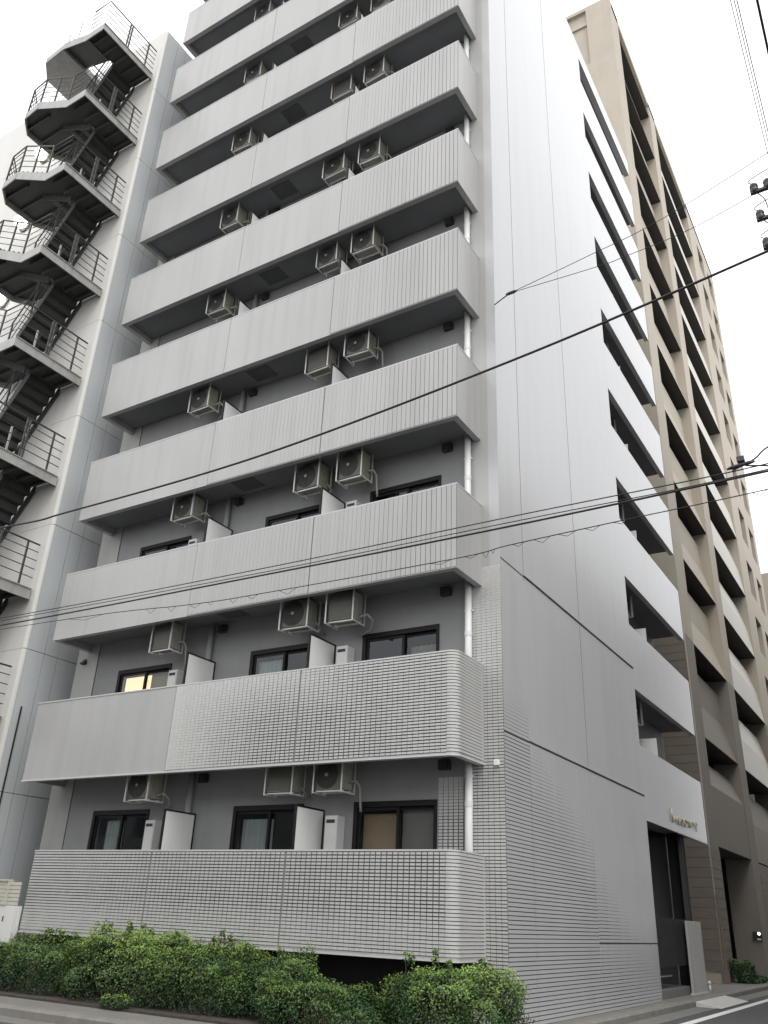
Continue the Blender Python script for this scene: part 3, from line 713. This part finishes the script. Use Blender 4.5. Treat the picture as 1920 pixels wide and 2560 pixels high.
def stair_floor(z, first, last):
    # upper landing: deck, channel edge, ribs below
    d = MB(); d.box(SX0, SX1 - 0.03, SY0 + 0.03, SY1, z - 0.05, z); lo = d.build('landing', 'stair_under', stair)
    f = MB(); f.box(SX1 - 0.029, SX1, SY0, SY1, z - 0.25, z + 0.03); f.box(SX1 - 0.029, SX1 + 0.03, SY0, SY1, z - 0.25, z - 0.23); f.box(SX1 + 0.001, SX1 + 0.03, SY0, SY1, z + 0.01, z + 0.03)
    f.box(SX0, SX1 - 0.03, SY0, SY0 + 0.029, z - 0.25, z + 0.03)
    f.build('fascia', 'stair_metal', lo)
    for q in range(5):
        y = SY0 + 0.25 + q * 0.4; MB().box(SX0, SX1 - 0.03, y, y + 0.05, z - 0.17, z - 0.051).build('rib', 'stair_under', lo)
    # front flight: rises to the left from this landing to the half landing
    if not first:
        zz = z + RISE1; n = 6; run = (SX0 - LX1) / n
        for s in range(n):
            o = link('step', step_f, stair, Vector((SX0 - (s + 1) * run, SY0 + 0.01, z + (s + 1) * RISE1 / (n + 0) - 0.02)) - stair.location)
            MB().box(SX0 - s * run - 0.012, SX0 - s * run, SY0 + 0.03, SYM0 - 0.03, z + s * RISE1 / n - 0.05, z + (s + 1) * RISE1 / n - 0.056).build('riser', 'stair_under', stair)
        MB().prism([(SX0, z - 0.25), (SX0, z + 0.05), (LX1, zz + 0.05), (LX1, zz - 0.25)], 1, SY0, SY0 + 0.02).build('stringer', 'stair_metal', stair)
        MB().prism([(SX0, z - 0.25), (SX0, z + 0.05), (LX1, zz + 0.05), (LX1, zz - 0.25)], 1, SYM0 - 0.02, SYM0).build('stringer', 'stair_under', stair)
        # half landing with clipped outer corners
        poly = [(LX1, SY0), (LX1, SY1), (LX0 + 0.35, SY1), (LX0, SY1 - 0.5), (LX0, SY0 + 0.5), (LX0 + 0.45, SY0 + 0.06)]
        ho = MB().prism(poly, 2, zz - 0.05, zz).build('half_landing', 'stair_under', stair)
        e = MB(); pl = [(LX1, SY0), (LX0 + 0.45, SY0 + 0.06), (LX0, SY0 + 0.5), (LX0, SY1 - 0.5), (LX0 + 0.35, SY1)]
        for a, b in zip(pl[:-1], pl[1:]): e.bar((a[0], a[1], zz - 0.11), (b[0], b[1], zz - 0.11), 0.03, 0.27)
        e.build('fascia', 'stair_metal', ho)
        for q in range(3): MB().box(LX0 + 0.1, LX1, SY0 + 0.4 + q * 0.55, SY0 + 0.45 + q * 0.55, zz - 0.16, zz - 0.051).build('rib', 'stair_under', ho)
        # back flight: rises to the right up to the next landing
        zn = z + FH; n = 9; run = (SX0 - LX1) / n; r = (zn - zz) / n
        for s in range(n):
            link('step', step_b, stair, Vector((LX1 + s * run, SYM1 + 0.01, zz + (s + 1) * r - 0.02)) - stair.location)
            MB().box(LX1 + s * run, LX1 + s * run + 0.012, SYM1 + 0.03, SY1 - 0.03, zz + s * r - 0.05, zz + (s + 1) * r - 0.056).build('riser', 'stair_under', stair)
        for yy in (SYM1, SY1 - 0.02):
            MB().prism([(LX1, zz - 0.25), (LX1, zz + 0.05), (SX0, zn + 0.05), (SX0, zn - 0.25)], 1, yy, yy + 0.02).build('stringer', 'stair_under', stair)
        rail([(SX0, SY0 + 0.03, z), (LX1, SY0 + 0.03, zz)], [(SX0 - 0.05, SY0 + 0.03, z + 0.03), ((SX0 + LX1) / 2, SY0 + 0.03, (z + zz) / 2)])
        rail([(LX1, SY0 + 0.03, zz), (LX0 + 0.45, SY0 + 0.09, zz), (LX0 + 0.03, SY0 + 0.5, zz), (LX0 + 0.03, SY1 - 0.5, zz)], [(LX1, SY0 + 0.03, zz), (LX0 + 0.45, SY0 + 0.09, zz), (LX0 + 0.03, SY0 + 0.5, zz), (LX0 + 0.03, SY1 - 0.5, zz)])
        rail([(LX1, SYM1 + 0.03, zz), (SX0, SYM1 + 0.03, zn)], [(LX1 + 0.05, SYM1 + 0.03, zz), ((SX0 + LX1) / 2, SYM1 + 0.03, (zn + zz) / 2)], bars=(0.4, 0.75))
    rail([(SX0 + 0.05, SY0 + 0.03, z), (SX1 - 0.03, SY0 + 0.03, z), (SX1 - 0.03, SY1 - 0.02, z)], [(SX1 - 0.03, SY0 + 0.9, z), (SX1 - 0.03, SY0 + 0.98, z), (SX1 - 0.03, SY1 - 0.35, z)])
    # hangers from the landing to the flight
    MB().bar((SX0 + 0.02, SYM0 + 0.05, z - 0.05), (SX0 + 0.02, SYM0 + 0.05, z + 1.15), 0.04, 0.04).build('post', 'stair_metal', stair)
for i, z in enumerate(ZL): stair_floor(z, i == 0, i == len(ZL) - 1)
# top half landing above the uppermost flight
def top_landing():
    z = 26.12; zz = z + 0.42
    for q in range(4):
        link('step', step_f, stair, Vector((SX0 - (q + 1) * 0.24, SY0 + 0.01, z + (q + 1) * 0.10)) - stair.location)
    MB().prism([(SX0, z - 0.25), (SX0, z + 0.05), (-19.2, zz + 0.05), (-19.2, zz - 0.25)], 1, SY0, SY0 + 0.02).build('stringer', 'stair_metal', stair)
    poly = [(-19.2, SY0), (-19.2, SY1), (-20.3, SY1), (-20.6, SY1 - 0.5), (-20.6, SY0 + 0.5), (-20.1, SY0 + 0.05)]
    ho = MB().prism(poly, 2, zz - 0.25, zz).build('half_landing', 'stair_metal', stair)
    MB().prism([(-18.0, z - 0.1), (-18.0, z - 0.05), (-19.2, zz - 0.05), (-19.2, zz - 0.1)], 1, SY0 + 0.03, SYM0).build('soffit_plate', 'stair_under', stair)
top_landing()
for i, (x, y, z, h) in enumerate(((-19.6, 9.9, 26.54, 1.2), (-20.2, 10.2, 26.54, 1.1), (-18.7, 9.7, 26.4, 1.1))):
    m = MB(); m.tube([(x, y, z), (x - 0.02, y, z + h)], 0.012, 5); m.build('antenna_rod', 'rail_metal', stair)

# round wall lamps beside the stair (lit)
def globe(x, y, z, lab):
    t = thing('wall_lamp', lab, 'lamp', (x, y, z), 'round wall lamps by the stair')
    b = MB(); b.lathe([(0.001, 0), (0.27, 0.005), (0.27, 0.03), (0.001, 0.035)], (0, -0.04, -0.15), 1, 18); o = b.build('wall_plate', 'rail_metal', None); o.parent = t
    a = MB(); a.tube([(0, 0, 0), (0, -0.12, 0.02), (0, -0.18, -0.04)], 0.018, 6); o = a.build('arm', 'rail_metal', None); o.parent = t
    g = MB(); prof = [(0.22 * math.sin(PI * i / 10) + 0.0005, 0.22 * math.cos(PI * i / 10)) for i in range(11)]
    g.lathe(prof, (0, -0.2, -0.16), 2, 20); o = g.build('globe', 'lamp_globe', None, True); o.parent = t
for (x, z, lab) in ((-22.2, 25.25, 'uppermost glowing round lamp on the white wall behind the stair'), (-22.2, 22.05, 'middle glowing round lamp on the white wall behind the stair'), (-22.15, 18.78, 'lowest glowing round lamp on the white wall at the left edge')):
    globe(x, Y2 - 0.03, z, lab)

# low fence and white wall at the lower left
fw = thing('garden_wall', 'low white wall topped by cream slats beside the hedge', 'wall', (-16, 11.5, 0))
MB().box(-19, -15.19, 11.50, 11.64, 0, 1.275).build('wall', 'plaster_white', fw)
for i in range(6):
    MB().box(-15.50, -15.19, 11.50, 11.53, 1.285 + i * 0.069, 1.285 + i * 0.069 + 0.058).build('slat', 'fence_slat', fw)
    MB().box(-19, -15.54, 11.48, 11.51, 1.285 + i * 0.069, 1.285 + i * 0.069 + 0.058).build('slat', 'fence_slat', fw)
p = MB(); p.box(-15.535, -15.505, 11.47, 11.56, 1.28, 1.70); p.build('fence_post', 'fence_slat', fw)
MB().box(-19, -15.54, 11.45, 11.60, 1.702, 1.735).build('cap_rail', 'fence_slat', fw)
MB().box(-15.52, -15.49, 11.494, 11.499, 1.0, 1.09).build('slot', 'dark_metal', fw)

# ------------------------------------------------------------------ beige building behind, on the right
bx = thing('beige_building', 'tall beige building with deep dark balcony slots behind the grey block', 'building', (-6.2, 30, 0))
BX, BY0, BY1, BZ = -6.2, 30.0, 54.5, 46.2
ztop = [3.95] + [7.52 + 3.395 * i for i in range(12)]
PIL = [(30.0, 31.3), (37.2, 38.6), (46.3, 48.4)]
for a, b in PIL:
    MB().box(BX - 1.0, BX, a + 0.001, b, 10.9, BZ).build('pilaster', 'beige', bx)
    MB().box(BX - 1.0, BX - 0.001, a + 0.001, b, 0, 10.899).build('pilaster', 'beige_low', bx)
core = MB(); core.box(-16, BX - 2.2, BY0 + 0.21, BY1, 0, BZ - 0.5); core.build('core', 'beige', bx)
f = MB(); grid_wall(f, -16, BX - 0.001, 0, BZ, [(-8.6, -7.48, 41.7, 45.95)], lambda a, b, c, d: f.box(a, b, BY0 - 0.2, BY0, c, d)); f.build('front_wall', 'beige', bx)
MB().box(-8.6, -7.48, BY0 + 0.002, BY0 + 0.2, 41.7, 45.95).build('recessed_panel', 'beige', bx)
MB().box(-8.6, -7.48, BY0 - 0.10, BY0 + 0.001, 44.9, 45.15).build('panel_ledge', 'beige', bx)
MB().box(-16, BX, BY0 + 0.2, BY1, BZ - 0.45, BZ - 0.02).build('roof', 'beige', bx)
for i, zt in enumerate(ztop):
    nxt = ztop[i + 1] if i + 1 < len(ztop) else BZ - 0.46
    h = nxt - zt
    # sloping balcony fronts of the two bays
    A = [(BX - 0.03, zt), (BX - 0.40, zt + h * 0.44), (BX - 0.46, zt + h * 0.83), (BX - 0.66, zt + h * 0.83), (BX - 0.66, zt + 0.02)]
    B = [(BX - 0.01, zt), (BX - 0.16, zt + h * 0.42), (BX - 0.50, zt + h * 0.80), (BX - 0.72, zt + h * 0.80), (BX - 0.72, zt + 0.02)]
    if i == 0: A = [(BX - 0.03, zt), (BX - 0.03, zt + h * 0.55), (BX - 0.46, zt + h * 0.83), (BX - 0.66, zt + h * 0.83), (BX - 0.66, zt + 0.02)]
    # prism with axis 1: polygon given as (x, z)
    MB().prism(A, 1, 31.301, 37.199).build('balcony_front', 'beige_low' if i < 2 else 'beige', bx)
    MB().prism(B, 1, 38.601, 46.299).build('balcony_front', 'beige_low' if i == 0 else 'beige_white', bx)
    s = MB(); s.box(BX - 2.2, BX - 0.67, 31.301, 37.199, zt + 0.02, zt + 0.22)
    s.box(BX - 2.2, BX - 0.73, 38.601, 46.299, zt + 0.02, zt + 0.22)
    s.box(BX - 0.66, BX - 0.035, 31.302, 37.198, zt - 0.02, zt - 0.002)  # thin dark sheets below the fronts, standing in for shade
    if i > 0: s.box(BX - 0.72, BX - 0.015, 38.602, 46.298, zt - 0.02, zt - 0.002)
    s.build('balcony_slab', 'beige_soffit', bx)
    w = MB(); w.box(BX - 2.2, BX - 2.19, 31.6, 36.9, zt + 0.4, zt + 2.9); w.box(BX - 2.2, BX - 2.19, 39, 46, zt + 0.4, zt + 2.9)
    w.build('window', 'dark_room', bx)
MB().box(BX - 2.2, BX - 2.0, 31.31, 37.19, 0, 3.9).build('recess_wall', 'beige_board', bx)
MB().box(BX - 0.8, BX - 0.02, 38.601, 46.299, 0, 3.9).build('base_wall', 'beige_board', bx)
fw_ = MB(); holes = []
for zt in ztop[1:]:
    holes += [(48.75, 50.6, zt - 2.4, zt - 0.35), (51.9, 53.6, zt - 2.4, zt - 0.35)]
grid_wall(fw_, 48.401, BY1, 0, BZ, holes, lambda a, b, c, d: fw_.box(BX - 0.4, BX, a, b, c, d)); fw_.build('street_wall', 'beige', bx)
for h in holes:
    w = MB(); w.box(BX - 0.38, BX - 0.33, h[0] + 0.001, h[1] - 0.001, h[2] + 0.001, h[3] - 0.001); w.build('window', 'black_frame', bx)
# cladding boards on the lower storeys
bm1 = MB().box(-9.8, BX - 0.002, BY0 - 0.225, BY0 - 0.201, 0, 0.275).mesh('board', 'beige_board')
for i in range(36): link('board', bm1, bx, Vector((0, 0, 0.30 + i * 0.29)) - bx.location)
bm2 = MB().box(BX - 0.019, BX + 0.006, 38.605, 46.295, 0, 0.275).mesh('board', 'beige_board')
for i in range(12): link('board', bm2, bx, Vector((0, 0, 0.05 + i * 0.29)) - bx.location)
bm3 = MB().box(BX + 0.001, BX + 0.018, 30.0, 31.28, 0, 0.275).mesh('board', 'beige_board')
for i in range(12): link('board', bm3, bx, Vector((0, 0, 0.30 + i * 0.29)) - bx.location)
c = MB(); c.tube([(-6.10, 29.73, 0.35), (-6.10, 29.73, 2.55)], 0.04, 8); c.box(-6.22, -6.02, 29.70, 29.77, 0, 0.36); c.build('downpipe', 'beige_board', bx)
sg = thing('wall_sign', 'small dark wall plate with a bright round lamp, far right', 'sign', (-6.3, 37.19, 1.1))
MB().box(-6.53, -6.22, 37.13, 37.198, 1.16, 1.45).build('plate', 'dark_metal', sg)
b = MB(); b.lathe([(0.001, -0.04), (0.03, -0.035), (0.045, -0.02), (0.05, 0.0)], (-6.30, 37.129, 1.39), 1, 16); b.build('lamp', 'lamp_globe', sg)
MB().box(-6.38, -6.24, 37.12, 37.129, 1.18, 1.23).build('name_strip', 'white_board', sg)
# pale building far down the street
fb = MB(); fb.box(-12, -5.9, 60, 75, 0, 24)
o = thing('distant_building', 'pale building far down the street at the right edge', 'building', (-9, 67, 0))
fb.build('wall', 'beige', o)
for r in range(7):
    for q in range(4): MB().box(-5.92, -5.88, 61 + q * 3.4, 62.8 + q * 3.4, 2 + r * 3.1, 3.6 + r * 3.1).build('window', 'black_frame', o)
# kerb ramp
k = MB(); k.prism([(-5.15, -0.114), (-4.62, -0.114), (-4.62, -0.10), (-5.15, -0.015)], 1, 21.6, 24.6)
tag(k.build('kerb_ramp', 'galv', bevel=0.004), 'light grey wedge ramp lying against the kerb by the entrance', 'ramp')

# ------------------------------------------------------------------ shrubs
def leaf_mass(cx, cy, rx, ry, h, n, light, seed, leaf=0.042, z0=0.03):
    g = np.random.default_rng(seed)
    # points in a lumpy shell
    th = g.uniform(0, 2 * PI, n); u = g.uniform(0, 1, n)
    ph = np.arcsin(u ** 0.75)                                   # upper half
    lobes = np.zeros(n)
    for q in range(26):
        a, b = g.uniform(0, 2 * PI), np.arcsin(g.uniform(0, 1)); k = g.uniform(0.10, 0.34)
        d = np.cos(ph) * np.cos(b) * np.cos(th - a) + np.sin(ph) * np.sin(b)
        lobes = np.maximum(lobes, k * np.exp(-(1 - d) * g.uniform(18, 46)))
    sh = 1 - g.exponential(0.075, n); sh = np.clip(sh, 0.45, 1.04) + g.normal(0, 0.03, n)
    rad = (0.84 + lobes) * sh
    ce = np.abs(np.cos(ph)) ** 0.55; se = np.abs(np.sin(ph)) ** 0.8
    px = cx + rx * rad * ce * np.sign(np.cos(th)) * np.abs(np.cos(th)) ** 0.75
    py = cy + ry * rad * ce * np.sign(np.sin(th)) * np.abs(np.sin(th)) ** 0.75
    pz = z0 + h * rad * se
    P = np.stack([px, py, pz], 1)
    nrm = np.stack([ce * np.cos(th) / rx, ce * np.sin(th) / ry, se / h], 1); nrm /= np.linalg.norm(nrm, axis=1)[:, None]
    d = nrm * 0.8 + g.normal(0, 0.55, (n, 3)) + np.array([0, 0, 0.35]); d /= np.linalg.norm(d, axis=1)[:, None]
    t = np.cross(d, g.normal(0, 1, (n, 3))); t /= np.linalg.norm(t, axis=1)[:, None]
    s = np.cross(d, t); L = leaf * g.uniform(0.6, 1.35, n)[:, None]
    V = np.stack([P - t * L * 0.5, P + s * L * 0.28 + d * L * 0.05, P + t * L * 0.5 - d * L * 0.06, P - s * L * 0.28 + d * L * 0.05], 1).reshape(-1, 3)
    tip_light = np.clip((sh - 0.87) * 8, 0, 1) * g.uniform(0.25, 1, n) * np.clip(lobes * 8, 0.12, 1) * (0.06 + 0.94 * se ** 1.6) * light * 1.15  # yellow-green growth; the height and depth fade also paints shade low and inside
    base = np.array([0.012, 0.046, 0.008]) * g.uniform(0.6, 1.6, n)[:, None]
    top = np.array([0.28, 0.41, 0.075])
    tip_light = np.clip(tip_light, 0, 1); col = base * (1 - tip_light[:, None]) + top * tip_light[:, None]
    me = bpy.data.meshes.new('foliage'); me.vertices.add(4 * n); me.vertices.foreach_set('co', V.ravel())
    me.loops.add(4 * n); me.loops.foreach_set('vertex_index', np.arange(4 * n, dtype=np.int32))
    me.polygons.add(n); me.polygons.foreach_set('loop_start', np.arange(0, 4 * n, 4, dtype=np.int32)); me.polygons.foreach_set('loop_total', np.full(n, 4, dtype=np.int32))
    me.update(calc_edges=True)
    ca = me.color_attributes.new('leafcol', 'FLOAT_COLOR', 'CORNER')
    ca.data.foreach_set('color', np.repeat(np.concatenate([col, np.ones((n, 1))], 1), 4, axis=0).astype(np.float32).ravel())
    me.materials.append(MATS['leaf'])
    return me
def shrub(cx, cy, rx, ry, h, n, light, seed, label, leaf=0.036, group='clipped shrubs along the front of the grey block', sprigs=0):
    t = thing('shrub', label, 'shrub', (cx, cy, 0.0), group)
    link('foliage', leaf_mass(0, 0, rx, ry, h, n, light, seed, leaf), t, (0, 0, 0))
    m = MB(); g = random.Random(seed)
    for q in range(14):
        a = g.uniform(0, 2 * PI); r = g.uniform(0.2, 0.75)
        m.tube([(0.2 * rx * math.cos(a), 0.2 * ry * math.sin(a), 0), (rx * r * 0.7 * math.cos(a), ry * r * 0.7 * math.sin(a), h * 0.45), (rx * r * math.cos(a), ry * r * math.sin(a), h * 0.82)], [0.016, 0.011, 0.005], 5)
    o = link('stems', m.mesh('stems', 'twig'), t, (0, 0, 0))
    if sprigs:
        for q in range(sprigs):
            a = g.uniform(0, 2 * PI); r = g.uniform(0, 0.6); x, y = rx * r * math.cos(a), ry * r * math.sin(a) - 0.1
            hh = h * g.uniform(1.04, 1.16)
            link('sprig', MB().tube([(x, y, h * 0.7), (x + g.uniform(-.05, .05), y, hh)], 0.004, 4).mesh('sprig', 'twig'), t, (0, 0, 0))
            link('sprig_leaves', leaf_mass(x, y, 0.05, 0.05, 0.17, 46, 1.6, seed * 31 + q, 0.045, hh - 0.14), t, (0, 0, 0))
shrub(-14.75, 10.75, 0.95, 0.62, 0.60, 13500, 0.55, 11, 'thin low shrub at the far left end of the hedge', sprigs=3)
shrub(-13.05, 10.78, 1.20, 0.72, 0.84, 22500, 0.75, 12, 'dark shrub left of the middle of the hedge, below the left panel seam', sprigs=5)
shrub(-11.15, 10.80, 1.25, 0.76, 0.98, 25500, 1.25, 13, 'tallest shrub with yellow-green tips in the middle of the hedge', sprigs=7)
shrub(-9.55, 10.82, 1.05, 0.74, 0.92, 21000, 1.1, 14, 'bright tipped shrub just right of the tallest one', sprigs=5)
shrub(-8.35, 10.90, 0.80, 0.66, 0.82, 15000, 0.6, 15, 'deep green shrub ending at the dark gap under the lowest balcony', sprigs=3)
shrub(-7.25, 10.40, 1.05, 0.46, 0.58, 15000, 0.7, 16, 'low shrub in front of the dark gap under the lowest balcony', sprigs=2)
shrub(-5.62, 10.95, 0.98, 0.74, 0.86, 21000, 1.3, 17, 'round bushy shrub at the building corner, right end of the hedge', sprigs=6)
shrub(-10.55, 9.98, 0.28, 0.13, 0.17, 900, 0.9, 18, 'small tuft of leaves on the pavement edge below the hedge')
shrub(-6.0, 31.2, 0.42, 0.7, 0.66, 4000, 0.4, 19, 'dark green bush at the foot of the beige building', 0.06, 'plants by the beige building')
shrub(-5.75, 31.9, 0.35, 1.1, 0.16, 2500, 0.4, 20, 'low strip of ground plants beside the dark bush, far right', 0.06, 'plants by the beige building')

# ------------------------------------------------------------------ overhead cables, pole and insulators
def spline(pts, n=10):
    P = [Vector(p) for p in pts]; out = []
    for i in range(len(P) - 1):
        p0 = P[max(i - 1, 0)]; p1 = P[i]; p2 = P[i + 1]; p3 = P[min(i + 2, len(P) - 1)]
        for t in range(n):
            u = t / n
            out.append(0.5 * ((2 * p1) + (p2 - p0) * u + (2 * p0 - 5 * p1 + 4 * p2 - p3) * u * u + (3 * p1 - p0 - 3 * p2 + p3) * u ** 3))
    out.append(P[-1]); return out
def cable(pts, r, label, group='overhead cables along the street', n=10):
    m = MB(); m.tube(spline(pts, n), r, 6)
    return tag(m.build('cable', 'cable', None, True), label, 'cable', group)
CY = 9.0
cable([(-24, CY, 8.9), (-14.81, CY, 8.08), (-12.7, CY, 7.99), (-8.22, CY, 8.0), (-3.73, CY, 8.37), (-0.4, CY, 8.83), (0.55, CY, 9.0)], 0.017, 'thick black cable crossing the whole picture highest over the facade')
cable([(-24, CY, 6.15), (-14.0, CY, 5.93), (-7.94, CY, 5.875), (-3.8, CY, 5.86), (-0.79, CY, 5.90), (0.6, CY, 5.95)], 0.0125, 'medium black cable, lower of the two long dark lines over the facade')
cable([(-24, CY, 6.35), (-13.41, CY, 6.06), (-7.95, CY, 5.985), (-3.79, CY, 5.99), (-1.2, CY, 5.98), (0.6, CY, 6.05)], 0.007, 'thin cable just above the medium black cable')
cable([(-24, CY + 0.05, 6.28), (-13.3, CY + 0.05, 6.03), (-7.95, CY + 0.05, 5.945), (-3.8, CY + 0.05, 5.94), (-1.5, CY + 0.05, 5.93), (0.6, CY + 0.05, 6.0)], 0.006, 'second thin cable running close to the medium black cable')
low = [(-24, CY - 0.05, 6.1), (-12.5, CY - 0.05, 5.78), (-9.19, CY - 0.05, 5.60), (-7.89, CY - 0.05, 5.56), (-4.62, CY - 0.05, 5.535), (-3.81, CY - 0.05, 5.58), (-2.46, CY - 0.05, 5.62), (-0.82, CY - 0.05, 5.66), (0.6, CY - 0.05, 5.75)]
lw = cable(low, 0.006, 'lowest thin cable with small hanging loops')
rr = random.Random(5)
sp = spline(low, 30)
for i in range(18, len(sp) - 12, 7):
    a, b = sp[i], sp[min(i + rr.randint(3, 5), len(sp) - 1)]
    d = rr.uniform(0.03, 0.09) if rr.random() < 0.75 else 0.0
    if d == 0: continue
    mid = (a + b) / 2 - Vector((0, 0, d))
    m = MB(); m.tube([a, a.lerp(mid, 0.6), mid, b.lerp(mid, 0.5), b], 0.0035, 4); m.build('hanging_loop', 'cable', lw)
# drop wires from the balcony corner
splice = (-4.8, 11.6, 11.93)
w = tag(MB().tube(spline([(-5.57, YW - 0.05, 12.70), (-5.2, 12.1, 12.3), splice], 6), 0.012, 6).build('cable', 'cable', None, True), 'short dark drop wire anchored at the building corner', 'cable', 'drop wires')
MB().tube([(-4.92, 11.68, 12.0), (-4.86, 11.64, 11.96), (-4.72, 11.6, 11.93), (-4.66, 11.6, 11.93)], [0.01, 0.03, 0.03, 0.01], 8).build('splice_sleeve', 'cable', w)
cable([splice, (-3.33, 11.6, 12.15), (-1.88, 11.6, 12.42), (0.7, 11.3, 13.0)], 0.006, 'upper thin drop wire fanning right from the splice', 'drop wires')
cable([splice, (-3.2, 11.6, 11.85), (-2.66, 11.6, 11.86), (-1.35, 11.6, 12.0), (0.7, 11.3, 12.3)], 0.006, 'lower thin drop wire fanning right from the splice', 'drop wires')
# high wires running along the side street
for x, r, lab in ((-0.16, 0.005, 'leftmost of three fine wires at the top right'), (-0.12, 0.005, 'middle of three fine wires at the top right'), (-0.09, 0.006, 'rightmost of three fine wires at the top right')):
    cable([(x, -6, 12.06), (x, 20, 12.0), (x, 60, 12.4)], r, lab, 'fine wires at the top right')
tc = cable([(0.13, -6, 12.06), (0.13, 9, 12.0), (0.16, 30, 12.1)], 0.016, 'thick rough cable in the top right corner', 'fine wires at the top right')
# utility pole just outside the right edge and its low voltage racks
pl = thing('utility_pole', 'black insulator racks of a street pole at the right edge', 'pole', (0.85, 9.0, -0.12))
MB().tube([(0.85, 9.0, -0.12), (0.85, 9.0, 13.2)], [0.17, 0.12], 18).build('pole', 'pole', pl, True)
for i, (x, z) in enumerate(((-0.42, 9.86), (-0.41, 9.40), (-0.40, 8.94))):
    rk = MB().bar((x, 9.0, z - 0.045), (0.80, 9.0, z - 0.045), 0.05, 0.035); ro = rk.build('rack', 'insulator', pl)
    for q in range(4):
        xx = x + 0.05 + q * 0.16
        MB().lathe([(0.012, -0.10), (0.045, -0.06), (0.055, -0.02), (0.03, 0.0), (0.052, 0.02), (0.048, 0.05), (0.015, 0.09)], (xx, 9.0, z + 0.02), 2, 10).build('insulator', 'insulator', ro, True)
    MB().tube(spline([(x + 0.05, 9.0, z + 0.09), (x + 0.02, 9.0, z + 0.18), (x + 0.45, 9.0, z + 0.30), (0.8, 9.0, z + 0.36)], 6), 0.006, 5).build('jumper_wire', 'cable', ro)
    MB().tube(spline([(x + 0.08, 9.0, z - 0.08), (x + 0.14, 9.0, z - 0.2), (x + 0.16, 9.0, z - 0.36)], 5), 0.007, 5).build('jumper_wire', 'cable', ro)
# cable closure hanging where the lower cables meet
jc = thing('cable_closure', 'dark cable closure with small fittings where the lower cables meet at right', 'closure', (-1.04, 9.0, 5.95))
MB().tube([(-1.20, 9.0, 6.02), (-1.15, 9.0, 6.03), (-0.95, 9.0, 6.05), (-0.90, 9.0, 6.05)], [0.01, 0.022, 0.022, 0.01], 10).build('sleeve', 'insulator', jc, True)
MB().box(-1.08, -1.0, 8.97, 9.03, 6.08, 6.14).build('clamp', 'insulator', jc)
MB().tube(spline([(-1.12, 9.0, 6.0), (-0.9, 9.0, 6.08), (-0.6, 9.0, 6.24), (0.7, 9.0, 6.5)], 6), 0.009, 6).build('wire', 'cable', jc)
MB().tube(spline([(-1.0, 9.0, 6.02), (-0.8, 9.0, 5.97), (-0.5, 9.0, 5.88), (0.7, 9.0, 5.7)], 6), 0.009, 6).build('wire', 'cable', jc)

# ------------------------------------------------------------------ unseen buildings added across the two streets for shade and reflections (behind and right of the camera)
def across(name, x0, x1, y0, y1, h, face, lab):
    o = thing(name, lab, 'building', ((x0 + x1) / 2, (y0 + y1) / 2, 0))
    MB().box(x0, x1, y0, y1, -0.12, h).build('wall', 'city_wall', o)
    n = int((h - 1) / 3.1)
    for i in range(n):
        z = 1.2 + i * 3.1; w = MB()
        if face == 'x':
            y = y0 + 1
            while y + 2 < y1: w.box(x0 - 0.02, x0 + 0.02, y, y + 2, z, z + 1.5); y += 3.2
        else:
            x = x0 + 1
            while x + 2 < x1: w.box(x, x + 2, y1 - 0.02, y1 + 0.02, z, z + 1.5); x += 3.2
        w.build('window_band', 'city_glass', o)
across('unseen_corner_block', 3.8, 18, 14, 70, 21, 'x', 'unseen grey building added across the side street, mirrored in the tiled wall')
across('unseen_street_block', -46, -2.5, -16, -4.5, 8.5, 'y', 'unseen grey building added across the front street behind the viewer')
